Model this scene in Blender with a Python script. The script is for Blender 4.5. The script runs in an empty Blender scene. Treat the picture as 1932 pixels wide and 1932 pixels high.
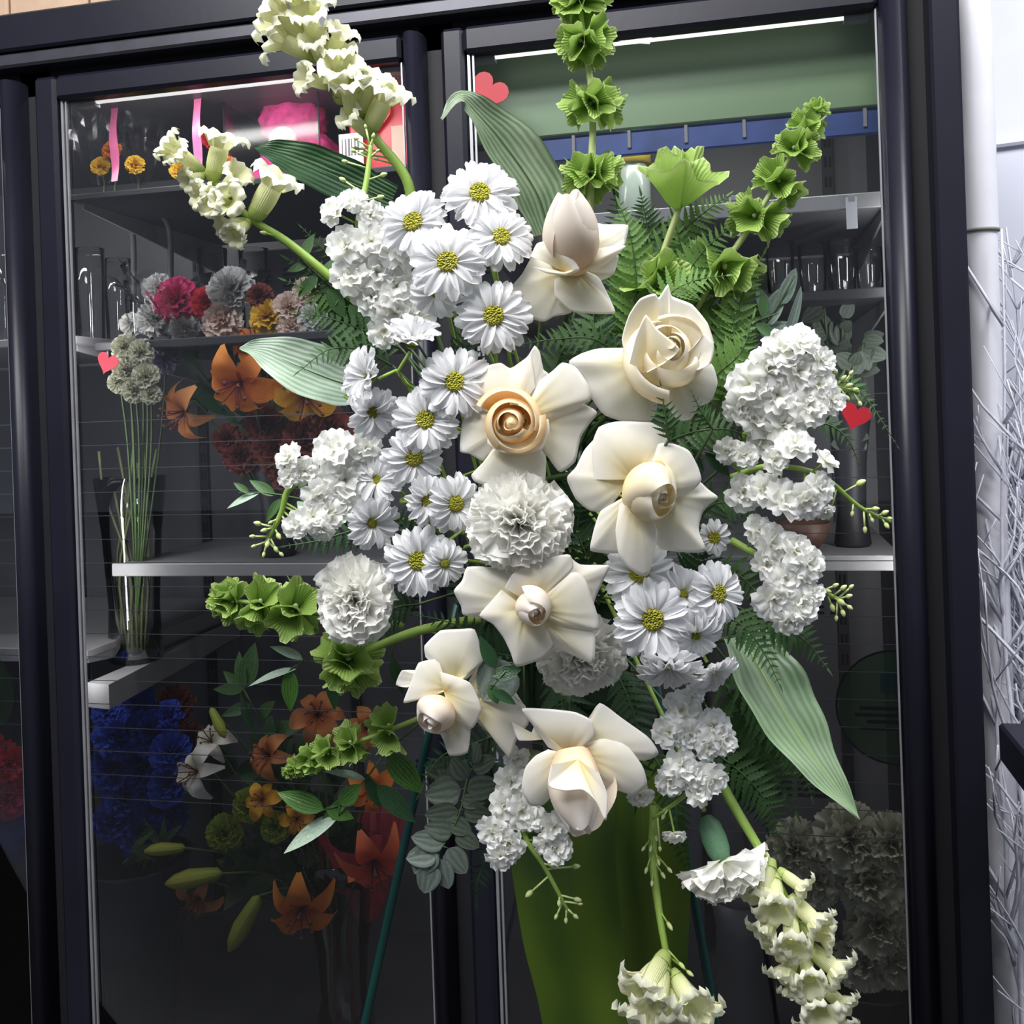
import bpy, math, random
from mathutils import Vector, Matrix, noise

# ------------------------------------------------------------------ camera
random.seed(7)
scene = bpy.context.scene
COL = scene.collection
PI = math.pi
IMG, FPX, HOR = 1932.0, 1932.0, 780.0
CAM = Vector((0.0, 0.0, 1.40))
CROT = (Matrix.Rotation(math.radians(12.5), 3, 'Z') @ Matrix.Rotation(PI / 2, 3, 'X')
        @ Matrix.Rotation(math.radians(-2.0), 3, 'Z'))
cam_data = bpy.data.cameras.new('camera')
cam_data.sensor_width = 36.0
cam_data.lens = 36.0
cam_data.shift_y = -(966.0 - HOR) / IMG
cam_data.clip_start = 0.02
cam = bpy.data.objects.new('camera', cam_data)
cam.matrix_world = Matrix.Translation(CAM) @ CROT.to_4x4()
COL.objects.link(cam)
scene.camera = cam

# ------------------------------------------------------------------ light and exposure
scene.view_settings.view_transform = 'Standard'
scene.view_settings.look = 'None'
scene.view_settings.exposure = 0.0
scene.view_settings.gamma = 1.0
scene.view_settings.use_curve_mapping = False
world = bpy.data.worlds.new('shop_air')
scene.world = world
world.use_nodes = True
world.node_tree.nodes['Background'].inputs[0].default_value = (0.74, 0.82, 1.0, 1)
world.node_tree.nodes['Background'].inputs[1].default_value = 0.30


def area(name, loc, target, sx, sy, power, col=(1, 1, 1)):
    d = bpy.data.lights.new(name, 'AREA')
    d.shape = 'RECTANGLE'
    d.size, d.size_y = sx, sy
    d.energy = power
    d.color = col
    o = bpy.data.objects.new(name, d)
    COL.objects.link(o)
    o.location = loc
    o.rotation_euler = (Vector(target) - Vector(loc)).to_track_quat('-Z', 'Y').to_euler()
    return o


# the shop's ceiling panels: one over the aisle, one nearer the door, one by the white wall
area('ceiling_light', (-0.30, 0.30, 2.95), (-0.30, 0.42, 0), 1.6, 0.40, 54, (1, 0.985, 0.96))
area('ceiling_light', (-0.9, -0.42, 2.95), (-0.3, 0.6, 1.0), 1.6, 0.40, 50, (0.97, 0.98, 1))
area('ceiling_light', (1.15, 1.1, 2.95), (0.9, 1.6, 0.8), 0.6, 0.6, 34, (0.93, 0.95, 1))

# ------------------------------------------------------------------ pixel helpers (1932 x 1932 frame)
RC, UC, FC = CROT.col[0].copy(), CROT.col[1].copy(), CROT.col[2].copy()


def PX(px, py, d):
    """point at depth d (metres along the view axis) seen at a pixel"""
    return CAM + CROT @ Vector(((px - 966) / FPX * d, (HOR - py) / FPX * d, -d))


def WY(px, py, y):
    """point of the vertical plane y = const seen at a pixel"""
    v = CROT @ Vector(((px - 966) / FPX, (HOR - py) / FPX, -1))
    return CAM + v * ((y - CAM.y) / v.y)


def WZ(px, py, z):
    v = CROT @ Vector(((px - 966) / FPX, (HOR - py) / FPX, -1))
    return CAM + v * ((z - CAM.z) / v.z)


def dep(p):
    return -(CROT.transposed() @ (p - CAM)).z


def frame(pos, dirc, roll=0.0):
    """matrix whose z looks along dirc = (right, up, toward the viewer's side), y roughly up"""
    z = (RC * dirc[0] + UC * dirc[1] + FC * dirc[2]).normalized()
    up = UC if abs(z.dot(UC)) < 0.93 else FC * -1
    x = up.cross(z).normalized()
    y = z.cross(x)
    m = Matrix((x, y, z)).transposed().to_4x4()
    return Matrix.Translation(pos) @ m @ Matrix.Rotation(roll, 4, 'Z')


def axis_frame(pos, z, up=None):
    z = z.normalized()
    up = up or Vector((0, 0, 1))
    if abs(z.dot(up)) > 0.95:
        up = Vector((1, 0, 0.1)).normalized()
    x = up.cross(z).normalized()
    y = z.cross(x)
    return Matrix.Translation(pos) @ Matrix((x, y, z)).transposed().to_4x4()


# ------------------------------------------------------------------ mesh helpers
class MB:
    def __init__(s):
        s.v, s.f, s.u, s.m = [], [], [], []

    def grid(s, fn, nu, nv, wrap=False, mi=0):
        b = len(s.v)
        for j in range(nv + 1):
            for i in range(nu + 1):
                s.v.append(tuple(fn(i / nu, j / nv)))
                s.u.append((i / nu, j / nv))
        w = nu + 1
        for j in range(nv):
            for i in range(nu):
                a = b + j * w + i
                s.f.append((a, a + 1, a + w + 1, a + w))
                s.m.append(mi)
        return s

    def poly(s, pts, faces, mi=0, uv=None):
        b = len(s.v)
        for k, p in enumerate(pts):
            s.v.append(tuple(p))
            s.u.append(uv[k] if uv else (0.5, 0.5))
        for f in faces:
            s.f.append(tuple(b + i for i in f))
            s.m.append(mi)
        return s

    def box(s, x0, x1, y0, y1, z0, z1, mi=0, bev=0.0):
        p = [(x, y, z) for z in (z0, z1) for y in (y0, y1) for x in (x0, x1)]
        f = [(0, 2, 3, 1), (4, 5, 7, 6), (0, 1, 5, 4), (2, 6, 7, 3), (0, 4, 6, 2), (1, 3, 7, 5)]
        return s.poly(p, f, mi)

    def bbox(s, x0, x1, y0, y1, z0, z1, b):
        """box with chamfered edges"""
        xs, ys, zs = (x0, x1), (y0, y1), (z0, z1)
        pts, idx = [], {}
        for i in range(2):
            for j in range(2):
                for k in range(2):
                    sx, sy, sz = (1, -1)[i], (1, -1)[j], (1, -1)[k]
                    for ax in range(3):
                        o = [b * sx, b * sy, b * sz]
                        o[ax] = 0
                        idx[(i, j, k, ax)] = len(pts)
                        pts.append((xs[i] + o[0], ys[j] + o[1], zs[k] + o[2]))
        F = []
        for i in range(2):
            a = [idx[(i, j, k, 0)] for j, k in ((0, 0), (1, 0), (1, 1), (0, 1))]
            F.append(a if i else a[::-1])
            a = [idx[(j, i, k, 1)] for j, k in ((0, 0), (0, 1), (1, 1), (1, 0))]
            F.append(a if i else a[::-1])
            a = [idx[(j, k, i, 2)] for j, k in ((0, 0), (1, 0), (1, 1), (0, 1))]
            F.append(a if i else a[::-1])
        for i in range(2):
            for j in range(2):
                F.append([idx[(0, i, j, 1)], idx[(1, i, j, 1)], idx[(1, i, j, 2)], idx[(0, i, j, 2)]])
                F.append([idx[(i, 0, j, 0)], idx[(i, 1, j, 0)], idx[(i, 1, j, 2)], idx[(i, 0, j, 2)]])
                F.append([idx[(i, j, 0, 0)], idx[(i, j, 1, 0)], idx[(i, j, 1, 1)], idx[(i, j, 0, 1)]])
                for k in range(2):
                    F.append([idx[(i, j, k, 0)], idx[(i, j, k, 1)], idx[(i, j, k, 2)]])
        return s.poly(pts, F)

    def tube(s, pts, rad, sides=6, mi=0, cap=True):
        n = len(pts)
        rad = rad if isinstance(rad, (list, tuple)) else [rad] * n
        b = len(s.v)
        up = Vector((0.13, 0.31, 0.94))
        for i, p in enumerate(pts):
            t = (pts[min(i + 1, n - 1)] - pts[max(i - 1, 0)])
            t = t.normalized() if t.length > 1e-9 else Vector((0, 0, 1))
            x = up - t * up.dot(t)
            if x.length < 0.05:
                x = Vector((1, 0, 0)) - t * t.x
            x.normalize()
            up = x
            y = t.cross(x)
            for k in range(sides):
                a = 2 * PI * k / sides
                s.v.append(tuple(p + (x * math.cos(a) + y * math.sin(a)) * rad[i]))
                s.u.append((k / sides, i / max(1, n - 1)))
        for i in range(n - 1):
            for k in range(sides):
                k2 = (k + 1) % sides
                s.f.append((b + i * sides + k, b + i * sides + k2, b + (i + 1) * sides + k2, b + (i + 1) * sides + k))
                s.m.append(mi)
        if cap:
            s.f.append(tuple(b + k for k in range(sides))[::-1])
            s.f.append(tuple(b + (n - 1) * sides + k for k in range(sides)))
            s.m += [mi, mi]
        return s

    def lathe(s, prof, seg=16, mi=0, fn=None, close=False):
        """prof: list of (radius, z)"""
        b = len(s.v)
        n = len(prof)
        for j, (r, z) in enumerate(prof):
            for k in range(seg):
                a = 2 * PI * k / seg
                rr, zz = (r, z) if fn is None else fn(r, z, a, j / (n - 1))
                s.v.append((rr * math.cos(a), rr * math.sin(a), zz))
                s.u.append((k / seg, j / (n - 1)))
        for j in range(n - 1):
            for k in range(seg):
                k2 = (k + 1) % seg
                s.f.append((b + j * seg + k, b + j * seg + k2, b + (j + 1) * seg + k2, b + (j + 1) * seg + k))
                s.m.append(mi)
        return s

    def xform(s, M, start=0):
        for i in range(start, len(s.v)):
            s.v[i] = tuple(M @ Vector(s.v[i]))
        return s

    def mesh(s, name, *mats, smooth=True):
        me = bpy.data.meshes.new(name)
        me.from_pydata(s.v, [], s.f)
        for m in mats:
            me.materials.append(m)
        if len(mats) > 1:
            me.polygons.foreach_set('material_index', s.m)
        if smooth:
            me.polygons.foreach_set('use_smooth', [True] * len(me.polygons))
        uvl = me.uv_layers.new(name='UVMap')
        li = [0] * len(me.loops)
        me.loops.foreach_get('vertex_index', li)
        flat = []
        for i in li:
            flat += s.u[i]
        uvl.data.foreach_set('uv', flat)
        me.update()
        return me


def catmull(pts, n):
    """n samples along a smooth open curve through pts"""
    pts = [Vector(p) for p in pts]
    if len(pts) == 2:
        return [pts[0].lerp(pts[1], i / (n - 1)) for i in range(n)]
    P = [pts[0] * 2 - pts[1]] + pts + [pts[-1] * 2 - pts[-2]]
    seg = len(pts) - 1
    out = []
    for i in range(n):
        t = i / (n - 1) * seg
        k = min(int(t), seg - 1)
        t -= k
        a, b, c, d = P[k:k + 4]
        out.append(0.5 * (2 * b + (c - a) * t + (2 * a - 5 * b + 4 * c - d) * t * t + (3 * b - a - 3 * c + d) * t ** 3))
    return out


# ------------------------------------------------------------------ objects
def obj(name, me, parent=None, M=None):
    o = bpy.data.objects.new(name, me)
    COL.objects.link(o)
    if parent is not None:
        o.parent = parent
    if M is not None:
        o.matrix_basis = M
    return o


def wpart(name, me, parent):
    """a part whose mesh is in world coordinates, under a top-level parent"""
    return obj(name, me, parent, parent.matrix_basis.inverted())


def tag(o, label, cat, group=None, kind=None):
    o['label'] = label
    o['category'] = cat
    if group:
        o['group'] = group
    if kind:
        o['kind'] = kind
    return o


def thing(name, label, cat, M, group=None):
    o = obj(name, None, None, M)
    o.empty_display_size = 0.02
    return tag(o, label, cat, group)


def T(x, y=None, z=None):
    return Matrix.Translation(x if y is None else (x, y, z))


def R(a, ax):
    return Matrix.Rotation(a, 4, ax)


def S(x, y=None, z=None):
    y = x if y is None else y
    z = x if z is None else z
    return Matrix.Diagonal((x, y, z, 1))


# ------------------------------------------------------------------ materials (all procedural)
def newmat(name):
    m = bpy.data.materials.new(name)
    m.use_nodes = True
    nt = m.node_tree
    return m, nt, nt.nodes['Principled BSDF'], nt.nodes['Material Output']


def N(nt, t, **kw):
    n = nt.nodes.new(t)
    for k, v in kw.items():
        if k in ('operation', 'blend_type', 'data_type', 'wave_type', 'bands_direction', 'feature', 'noise_dimensions'):
            setattr(n, k, v)
        else:
            n.inputs[k].default_value = v
    return n


def ramp(nt, stops, fac):
    r = nt.nodes.new('ShaderNodeValToRGB')
    e = r.color_ramp.elements
    while len(e) < len(stops):
        e.new(0.5)
    for i, (p, c) in enumerate(stops):
        e[i].position = p
        e[i].color = (*c, 1)
    nt.links.new(fac, r.inputs[0])
    return r


def plain(name, col, rough=0.5, metal=0.0, spec=0.5, var=0.0, nscale=30.0, bump=0.0, bscale=200.0, coat=0.0,
          trans=0.0, emit=None, estr=0.0):
    m, nt, bs, out = newmat(name)
    bs.inputs['Roughness'].default_value = rough
    bs.inputs['Metallic'].default_value = metal
    bs.inputs['Specular IOR Level'].default_value = spec
    bs.inputs['Coat Weight'].default_value = coat
    if emit:
        bs.inputs['Emission Color'].default_value = (*emit, 1)
        bs.inputs['Emission Strength'].default_value = estr
    tc = nt.nodes.new('ShaderNodeTexCoord')
    nz = N(nt, 'ShaderNodeTexNoise', Scale=nscale, Detail=4.0)
    nt.links.new(tc.outputs['Object'], nz.inputs['Vector'])
    lo = tuple(max(0, c * (1 - var)) for c in col)
    hi = tuple(min(1, c * (1 + var)) for c in col)
    rp = ramp(nt, [(0.3, lo), (0.7, hi)], nz.outputs['Fac'])
    nt.links.new(rp.outputs[0], bs.inputs['Base Color'])
    if bump:
        b2 = N(nt, 'ShaderNodeTexNoise', Scale=bscale, Detail=3.0)
        nt.links.new(tc.outputs['Object'], b2.inputs['Vector'])
        bp = N(nt, 'ShaderNodeBump', Strength=bump, Distance=0.002)
        nt.links.new(b2.outputs['Fac'], bp.inputs['Height'])
        nt.links.new(bp.outputs[0], bs.inputs['Normal'])
    if trans:
        add_trans(nt, bs, out, rp.outputs[0], trans)
    return m


def add_trans(nt, bs, out, colsock, w):
    tr = nt.nodes.new('ShaderNodeBsdfTranslucent')
    nt.links.new(colsock, tr.inputs['Color'])
    mx = N(nt, 'ShaderNodeMixShader', Fac=w)
    nt.links.new(bs.outputs[0], mx.inputs[1])
    nt.links.new(tr.outputs[0], mx.inputs[2])
    nt.links.new(mx.outputs[0], out.inputs['Surface'])


def petalmat(name, stops, rough=0.55, trans=0.3, vein=0.25, vscale=18.0, nvar=0.06, along='Y'):
    """colour by the petal's own length (UV), fine veins as relief"""
    m, nt, bs, out = newmat(name)
    bs.inputs['Roughness'].default_value = rough
    bs.inputs['Specular IOR Level'].default_value = 0.25
    uv = nt.nodes.new('ShaderNodeUVMap')
    sep = nt.nodes.new('ShaderNodeSeparateXYZ')
    nt.links.new(uv.outputs[0], sep.inputs[0])
    rp = ramp(nt, stops, sep.outputs[along])
    tc = nt.nodes.new('ShaderNodeTexCoord')
    nz = N(nt, 'ShaderNodeTexNoise', Scale=60.0, Detail=2.0)
    nt.links.new(tc.outputs['Object'], nz.inputs['Vector'])
    mp = N(nt, 'ShaderNodeMapRange')
    mp.inputs['To Min'].default_value = 1 - nvar
    mp.inputs['To Max'].default_value = 1 + nvar * 0.3
    nt.links.new(nz.outputs['Fac'], mp.inputs['Value'])
    mul = N(nt, 'ShaderNodeMixRGB', blend_type='MULTIPLY', Fac=1.0)
    nt.links.new(rp.outputs[0], mul.inputs[1])
    nt.links.new(mp.outputs[0], mul.inputs[2])
    nt.links.new(mul.outputs[0], bs.inputs['Base Color'])
    if vein:
        wv = N(nt, 'ShaderNodeTexWave', wave_type='BANDS', bands_direction='X', Scale=vscale, Distortion=1.5, Detail=1.0)
        nt.links.new(uv.outputs[0], wv.inputs['Vector'])
        bp = N(nt, 'ShaderNodeBump', Strength=vein, Distance=0.0015)
        nt.links.new(wv.outputs['Fac'], bp.inputs['Height'])
        nt.links.new(bp.outputs[0], bs.inputs['Normal'])
    if trans:
        add_trans(nt, bs, out, mul.outputs[0], trans)
    return m


def leafmat(name, dark, light, rough=0.42, trans=0.22, stripes=26.0, mid=None, sc=1.0, spec=0.35, bump=0.35):
    """leaf with parallel veins along its length (UV.x across, UV.y along)"""
    m, nt, bs, out = newmat(name)
    bs.inputs['Roughness'].default_value = rough
    bs.inputs['Specular IOR Level'].default_value = spec
    uv = nt.nodes.new('ShaderNodeUVMap')
    wv = N(nt, 'ShaderNodeTexWave', wave_type='BANDS', bands_direction='X', Scale=stripes, Distortion=2.2, Detail=3.0)
    wv.inputs['Detail Scale'].default_value = 2.5
    nt.links.new(uv.outputs[0], wv.inputs['Vector'])
    tc = nt.nodes.new('ShaderNodeTexCoord')
    nz = N(nt, 'ShaderNodeTexNoise', Scale=25.0 * sc, Detail=3.0)
    nt.links.new(tc.outputs['Object'], nz.inputs['Vector'])
    ad = N(nt, 'ShaderNodeMath', operation='MULTIPLY_ADD')
    ad.inputs[1].default_value = 0.30
    nt.links.new(wv.outputs['Fac'], ad.inputs[0])
    m2 = N(nt, 'ShaderNodeMath', operation='MULTIPLY')
    m2.inputs[1].default_value = 0.70
    nt.links.new(nz.outputs['Fac'], m2.inputs[0])
    nt.links.new(m2.outputs[0], ad.inputs[2])
    rp = ramp(nt, [(0.2, dark), (0.8, light)], ad.outputs[0])
    csock = rp.outputs[0]
    if mid:
        sep = nt.nodes.new('ShaderNodeSeparateXYZ')
        nt.links.new(uv.outputs[0], sep.inputs[0])
        r2 = ramp(nt, [(0.47, (0, 0, 0)), (0.5, (1, 1, 1)), (0.53, (0, 0, 0))], sep.outputs['X'])
        mx = N(nt, 'ShaderNodeMixRGB', blend_type='MIX')
        nt.links.new(r2.outputs[0], mx.inputs[0])
        nt.links.new(csock, mx.inputs[1])
        mx.inputs[2].default_value = (*mid, 1)
        csock = mx.outputs[0]
    nt.links.new(csock, bs.inputs['Base Color'])
    bp = N(nt, 'ShaderNodeBump', Strength=bump, Distance=0.002)
    nt.links.new(wv.outputs['Fac'], bp.inputs['Height'])
    nt.links.new(bp.outputs[0], bs.inputs['Normal'])
    add_trans(nt, bs, out, csock, trans)
    return m


def glassmat(name, tint=(1, 1, 1), ior=1.45, rough=0.0, extra=0.0):
    """thin clear sheet: see-through with a fresnel mirror"""
    m, nt, bs, out = newmat(name)
    nt.nodes.remove(bs)
    tr = N(nt, 'ShaderNodeBsdfTransparent', Color=(*tint, 1))
    gl = N(nt, 'ShaderNodeBsdfGlossy', Roughness=rough)
    fr = N(nt, 'ShaderNodeFresnel', IOR=ior)
    ad = N(nt, 'ShaderNodeMath', operation='ADD')
    ad.inputs[1].default_value = extra
    nt.links.new(fr.outputs[0], ad.inputs[0])
    mx = nt.nodes.new('ShaderNodeMixShader')
    nt.links.new(ad.outputs[0], mx.inputs[0])
    nt.links.new(tr.outputs[0], mx.inputs[1])
    nt.links.new(gl.outputs[0], mx.inputs[2])
    nt.links.new(mx.outputs[0], out.inputs['Surface'])
    return m


WHITE = (0.83, 0.83, 0.84)
M = {}
M['frame'] = plain('black satin metal', (0.010, 0.010, 0.018), 0.36, 0.0, 0.28, var=0.15, nscale=6, bump=0.05, bscale=60)
M['frame_edge'] = plain('grey edge metal', (0.05, 0.05, 0.062), 0.35, 0.3, 0.5, var=0.1)
M['gap'] = plain('black rubber gasket', (0.006, 0.006, 0.010), 0.7, var=0.1)
M['seal'] = plain('grey glass edge trim', (0.34, 0.34, 0.36), 0.35, 0.5, var=0.1)
M['glass'] = glassmat('clear door glass', (0.93, 0.94, 0.95), 1.45)
M['wire'] = plain('thin grey reflection line', (0.20, 0.20, 0.215), 0.5, var=0.1)  # colour of the slat reflections modelled as strips at the door glass
M['inner'] = plain('dark grey cooler liner', (0.10, 0.10, 0.112), 0.45, 0.0, 0.5, var=0.12, nscale=5)
M['slot'] = plain('black slot', (0.008, 0.008, 0.01), 0.8)
M['standard'] = plain('black shelf standard', (0.018, 0.018, 0.022), 0.5, var=0.1)
M['shelf'] = plain('grey enamelled shelf', (0.20, 0.20, 0.21), 0.4, var=0.08, nscale=8)
M['shelf_rail'] = plain('light grey shelf rail', (0.27, 0.27, 0.28), 0.4, var=0.05)
M['tube'] = plain('lit light tube', (0.95, 0.97, 0.9), 0.3, emit=(1, 1, 0.93), estr=1.35)
M['tube_left'] = plain('lit light tube dimmed', (0.95, 0.97, 0.9), 0.3, emit=(1, 0.97, 0.93), estr=0.9)
M['valance'] = plain('sage green panel', (0.20, 0.31, 0.145), 0.38, spec=0.6, var=0.06, nscale=3)
M['valance_blue'] = plain('blue strip', (0.03, 0.07, 0.26), 0.4, var=0.25, nscale=20)
M['paint'] = plain('bluish white wall paint', (0.70, 0.71, 0.80), 0.55, var=0.05, nscale=4, bump=0.1, bscale=40)
M['pipe'] = plain('white painted pipe', (0.80, 0.79, 0.83), 0.35, var=0.05, nscale=12, bump=0.08, bscale=30)
M['pipe_seam'] = plain('greenish pipe seam', (0.20, 0.22, 0.17), 0.6, var=0.2)
M['floor'] = plain('grey shop floor', (0.055, 0.053, 0.05), 0.5, var=0.12, nscale=7)
M['card'] = plain('tan cardboard', (0.52, 0.36, 0.25), 0.75, var=0.10, nscale=15, bump=0.1)
M['easel'] = plain('dark green lacquered wire', (0.004, 0.045, 0.04), 0.35, spec=0.6, var=0.1)
M['foam'] = plain('wet green floral foam', (0.012, 0.032, 0.015), 0.9, var=0.2, bump=0.3)
M['cage'] = plain('green plastic cage', (0.012, 0.05, 0.02), 0.5, var=0.1)
M['rose'] = petalmat('ivory rose petal', [(0.0, (0.84, 0.68, 0.28)), (0.30, (0.86, 0.77, 0.48)), (0.62, (0.87, 0.82, 0.67)), (1.0, (0.89, 0.86, 0.80))], 0.5, 0.34, 0.10, 2.2, nvar=0.10)
M['rose_in'] = petalmat('cream inner rose petal', [(0.0, (0.85, 0.62, 0.26)), (0.5, (0.87, 0.76, 0.49)), (0.9, (0.88, 0.82, 0.65)), (1.0, (0.89, 0.85, 0.75))], 0.5, 0.3, 0.0, 9)
M['rose_peach'] = petalmat('peach inner rose petal', [(0.0, (0.80, 0.42, 0.13)), (0.6, (0.86, 0.58, 0.27)), (0.9, (0.88, 0.74, 0.48)), (1.0, (0.89, 0.82, 0.66))], 0.5, 0.3, 0.0, 9)
M['rose_pink'] = petalmat('blush inner rose petal', [(0.0, (0.84, 0.60, 0.38)), (0.5, (0.87, 0.76, 0.62)), (1.0, (0.89, 0.84, 0.78))], 0.5, 0.3, 0.0, 9)
M['daisy'] = petalmat('white daisy petal', [(0.0, (0.80, 0.83, 0.66)), (0.18, (0.92, 0.92, 0.92)), (1.0, (0.94, 0.94, 0.96))], 0.55, 0.38, 0.35, 7)
M['disc'] = None
M['carn'] = petalmat('white carnation petal', [(0.0, (0.86, 0.87, 0.66)), (0.4, (0.93, 0.93, 0.87)), (1.0, (0.95, 0.94, 0.90))], 0.6, 0.42, 0.25, 14)
M['stock'] = petalmat('white stock petal', [(0.0, (0.78, 0.82, 0.48)), (0.3, (0.93, 0.93, 0.85)), (1.0, (0.95, 0.95, 0.94))], 0.6, 0.42, 0.25, 8)
M['snap'] = petalmat('pale cream snapdragon petal', [(0.0, (0.46, 0.56, 0.18)), (0.3, (0.76, 0.79, 0.42)), (0.7, (0.84, 0.84, 0.55)), (1.0, (0.90, 0.90, 0.76))], 0.55, 0.32, 0.3, 10)
M['bud'] = petalmat('pale green bud', [(0.0, (0.34, 0.45, 0.10)), (0.5, (0.62, 0.69, 0.30)), (1.0, (0.82, 0.83, 0.62))], 0.5, 0.2, 0.15, 5)
M['bell'] = petalmat('green bell', [(0.0, (0.18, 0.32, 0.05)), (0.55, (0.29, 0.45, 0.09)), (0.90, (0.40, 0.55, 0.16)), (1.0, (0.68, 0.76, 0.42))], 0.42, 0.38, 0.5, 10)
M['bell_flower'] = plain('tiny pale flower', (0.72, 0.78, 0.55), 0.6, trans=0.2)
M['stem'] = plain('fresh green stem', (0.25, 0.38, 0.07), 0.45, var=0.2, nscale=40)
M['stem_pale'] = plain('pale green stem', (0.46, 0.55, 0.22), 0.45, var=0.15, nscale=40)
M['stem_dark'] = plain('dark green stem', (0.045, 0.085, 0.025), 0.5, var=0.2, nscale=40)
M['calyx'] = plain('blue-green calyx', (0.085, 0.19, 0.10), 0.5, var=0.3, nscale=60)
M['leaf'] = leafmat('glossy green leaf', (0.035, 0.095, 0.03), (0.11, 0.21, 0.075), 0.36, 0.2, 2.5, bump=0.2)
M['leaf_top'] = leafmat('grey green broad leaf', (0.075, 0.15, 0.07), (0.36, 0.44, 0.30), 0.36, 0.25, 3.2, bump=0.3, spec=0.6)
M['leaf_dark'] = leafmat('dark blue-green leaf', (0.015, 0.05, 0.022), (0.04, 0.10, 0.038), 0.36, 0.15, 3)
M['leaf_pale'] = leafmat('silvery striped leaf', (0.20, 0.33, 0.21), (0.58, 0.68, 0.56), 0.34, 0.2, 3.4, bump=0.3)
M['leaf_right'] = leafmat('pale green broad leaf', (0.20, 0.35, 0.16), (0.46, 0.58, 0.38), 0.4, 0.2, 3.0, mid=(0.42, 0.58, 0.20), bump=0.3)
M['leaf_big'] = leafmat('mossy green hanging leaf', (0.022, 0.055, 0.008), (0.10, 0.16, 0.016), 0.36, 0.25, 0.45, bump=0.03, sc=0.25)
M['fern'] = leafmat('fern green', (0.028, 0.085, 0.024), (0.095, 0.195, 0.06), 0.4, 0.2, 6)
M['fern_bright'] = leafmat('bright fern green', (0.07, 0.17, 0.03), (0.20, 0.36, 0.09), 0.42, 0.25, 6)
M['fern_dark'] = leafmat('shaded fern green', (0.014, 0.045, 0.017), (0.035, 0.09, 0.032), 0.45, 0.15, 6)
M['euc'] = leafmat('grey eucalyptus leaf', (0.045, 0.065, 0.048), (0.115, 0.14, 0.105), 0.5, 0.12, 1.1, bump=0.15)
M['euc_light'] = leafmat('silver eucalyptus leaf', (0.13, 0.19, 0.155), (0.30, 0.38, 0.32), 0.45, 0.15, 1.1, bump=0.15)
M['ruscus'] = leafmat('ruscus leaf', (0.03, 0.10, 0.016), (0.10, 0.22, 0.045), 0.3, 0.2, 2, bump=0.2)
M['sage'] = leafmat('grey sage leaf', (0.10, 0.13, 0.11), (0.22, 0.26, 0.22), 0.5, 0.15, 1.1, bump=0.15)


def discmat():
    m, nt, bs, out = newmat('daisy eye')
    uv = nt.nodes.new('ShaderNodeUVMap')
    sep = nt.nodes.new('ShaderNodeSeparateXYZ')
    nt.links.new(uv.outputs[0], sep.inputs[0])
    rp = ramp(nt, [(0.0, (0.40, 0.42, 0.01)), (0.45, (0.52, 0.50, 0.012)), (0.8, (0.76, 0.67, 0.02)), (1.0, (0.34, 0.37, 0.03))], sep.outputs['Y'])
    nt.links.new(rp.outputs[0], bs.inputs['Base Color'])
    tc = nt.nodes.new('ShaderNodeTexCoord')
    vo = N(nt, 'ShaderNodeTexVoronoi', Scale=26.0)
    nt.links.new(tc.outputs['Object'], vo.inputs['Vector'])
    bp = N(nt, 'ShaderNodeBump', Strength=0.9, Distance=0.04)
    bp.invert = True
    nt.links.new(vo.outputs['Distance'], bp.inputs['Height'])
    nt.links.new(bp.outputs[0], bs.inputs['Normal'])
    bs.inputs['Roughness'].default_value = 0.6
    return m


M['disc'] = discmat()
# ------------------------------------------------------------------ the room
def struct(name, mb, mat, label=None):
    o = obj(name, mb.mesh(name, mat, smooth=False))
    o['kind'] = 'structure'
    if label:
        o['label'] = label
    return o


struct('floor', MB().box(-14, 9, -12, 2.9, -0.05, 0.0), M['floor'])
struct('wall_back', MB().box(-14, 9, 2.46, 2.52, 0, 3.1), M['paint'])
struct('shade_panel_back', MB().box(0.34, 3.0, 2.44, 2.46, 0, 1.22), M['inner'])  # guessed dark panel, added for the shaded background between the twigs
trim = MB().tube([Vector((0.36, 2.448, 1.945)), Vector((0.9, 2.448, 1.975)), Vector((1.6, 2.448, 2.0))], 0.008, 6)
struct('trim_1', trim, M['paint'])

# ------------------------------------------------------------------ the three-door display cooler
YD = 1.545     # front of the doors
cooler = thing('display_cooler', 'black three door glass display cooler behind the flower spray', 'fridge', T(-0.82, 1.9, 0))
CW = cooler


def cpart(name, mb, mat, parent=None, smooth=False):
    o = wpart(name, mb.mesh(name, mat, smooth=smooth), CW) if parent is None else obj(name, mb.mesh(name, mat, smooth=smooth), parent)
    return o


XL, XR = -1.96, 0.319
cpart('header', MB().bbox(XL, XR, 1.532, 1.60, 2.052, 2.116, 0.004), M['frame'])
cpart('header_rail', MB().bbox(XL, XR - 0.04, 1.538, 1.60, 2.026, 2.050, 0.004), M['frame_edge'])
cpart('roof_panel', MB().box(XL, XR, 1.60, 2.30, 2.02, 2.10), M['frame'])
cpart('back_panel', MB().box(XL, XR, 2.27, 2.30, 0.0, 2.02), M['inner'])
cpart('side_panel', MB().bbox(0.279, XR, 1.532, 2.27, 0.0, 2.05, 0.004), M['frame'])
cpart('side_panel', MB().box(XL, XL + 0.04, 1.56, 2.27, 0.0, 2.05), M['frame'])
cpart('inner_floor', MB().box(XL + 0.04, 0.279, 1.60, 2.27, 0.16, 0.20), M['inner'])
cpart('kick_plate', MB().box(XL, XR, 1.56, 1.60, 0.0, 0.14), M['frame'])
cpart('inner_ceiling', MB().box(XL + 0.04, 0.279, 1.60, 2.27, 2.0, 2.02), M['inner'])
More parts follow.
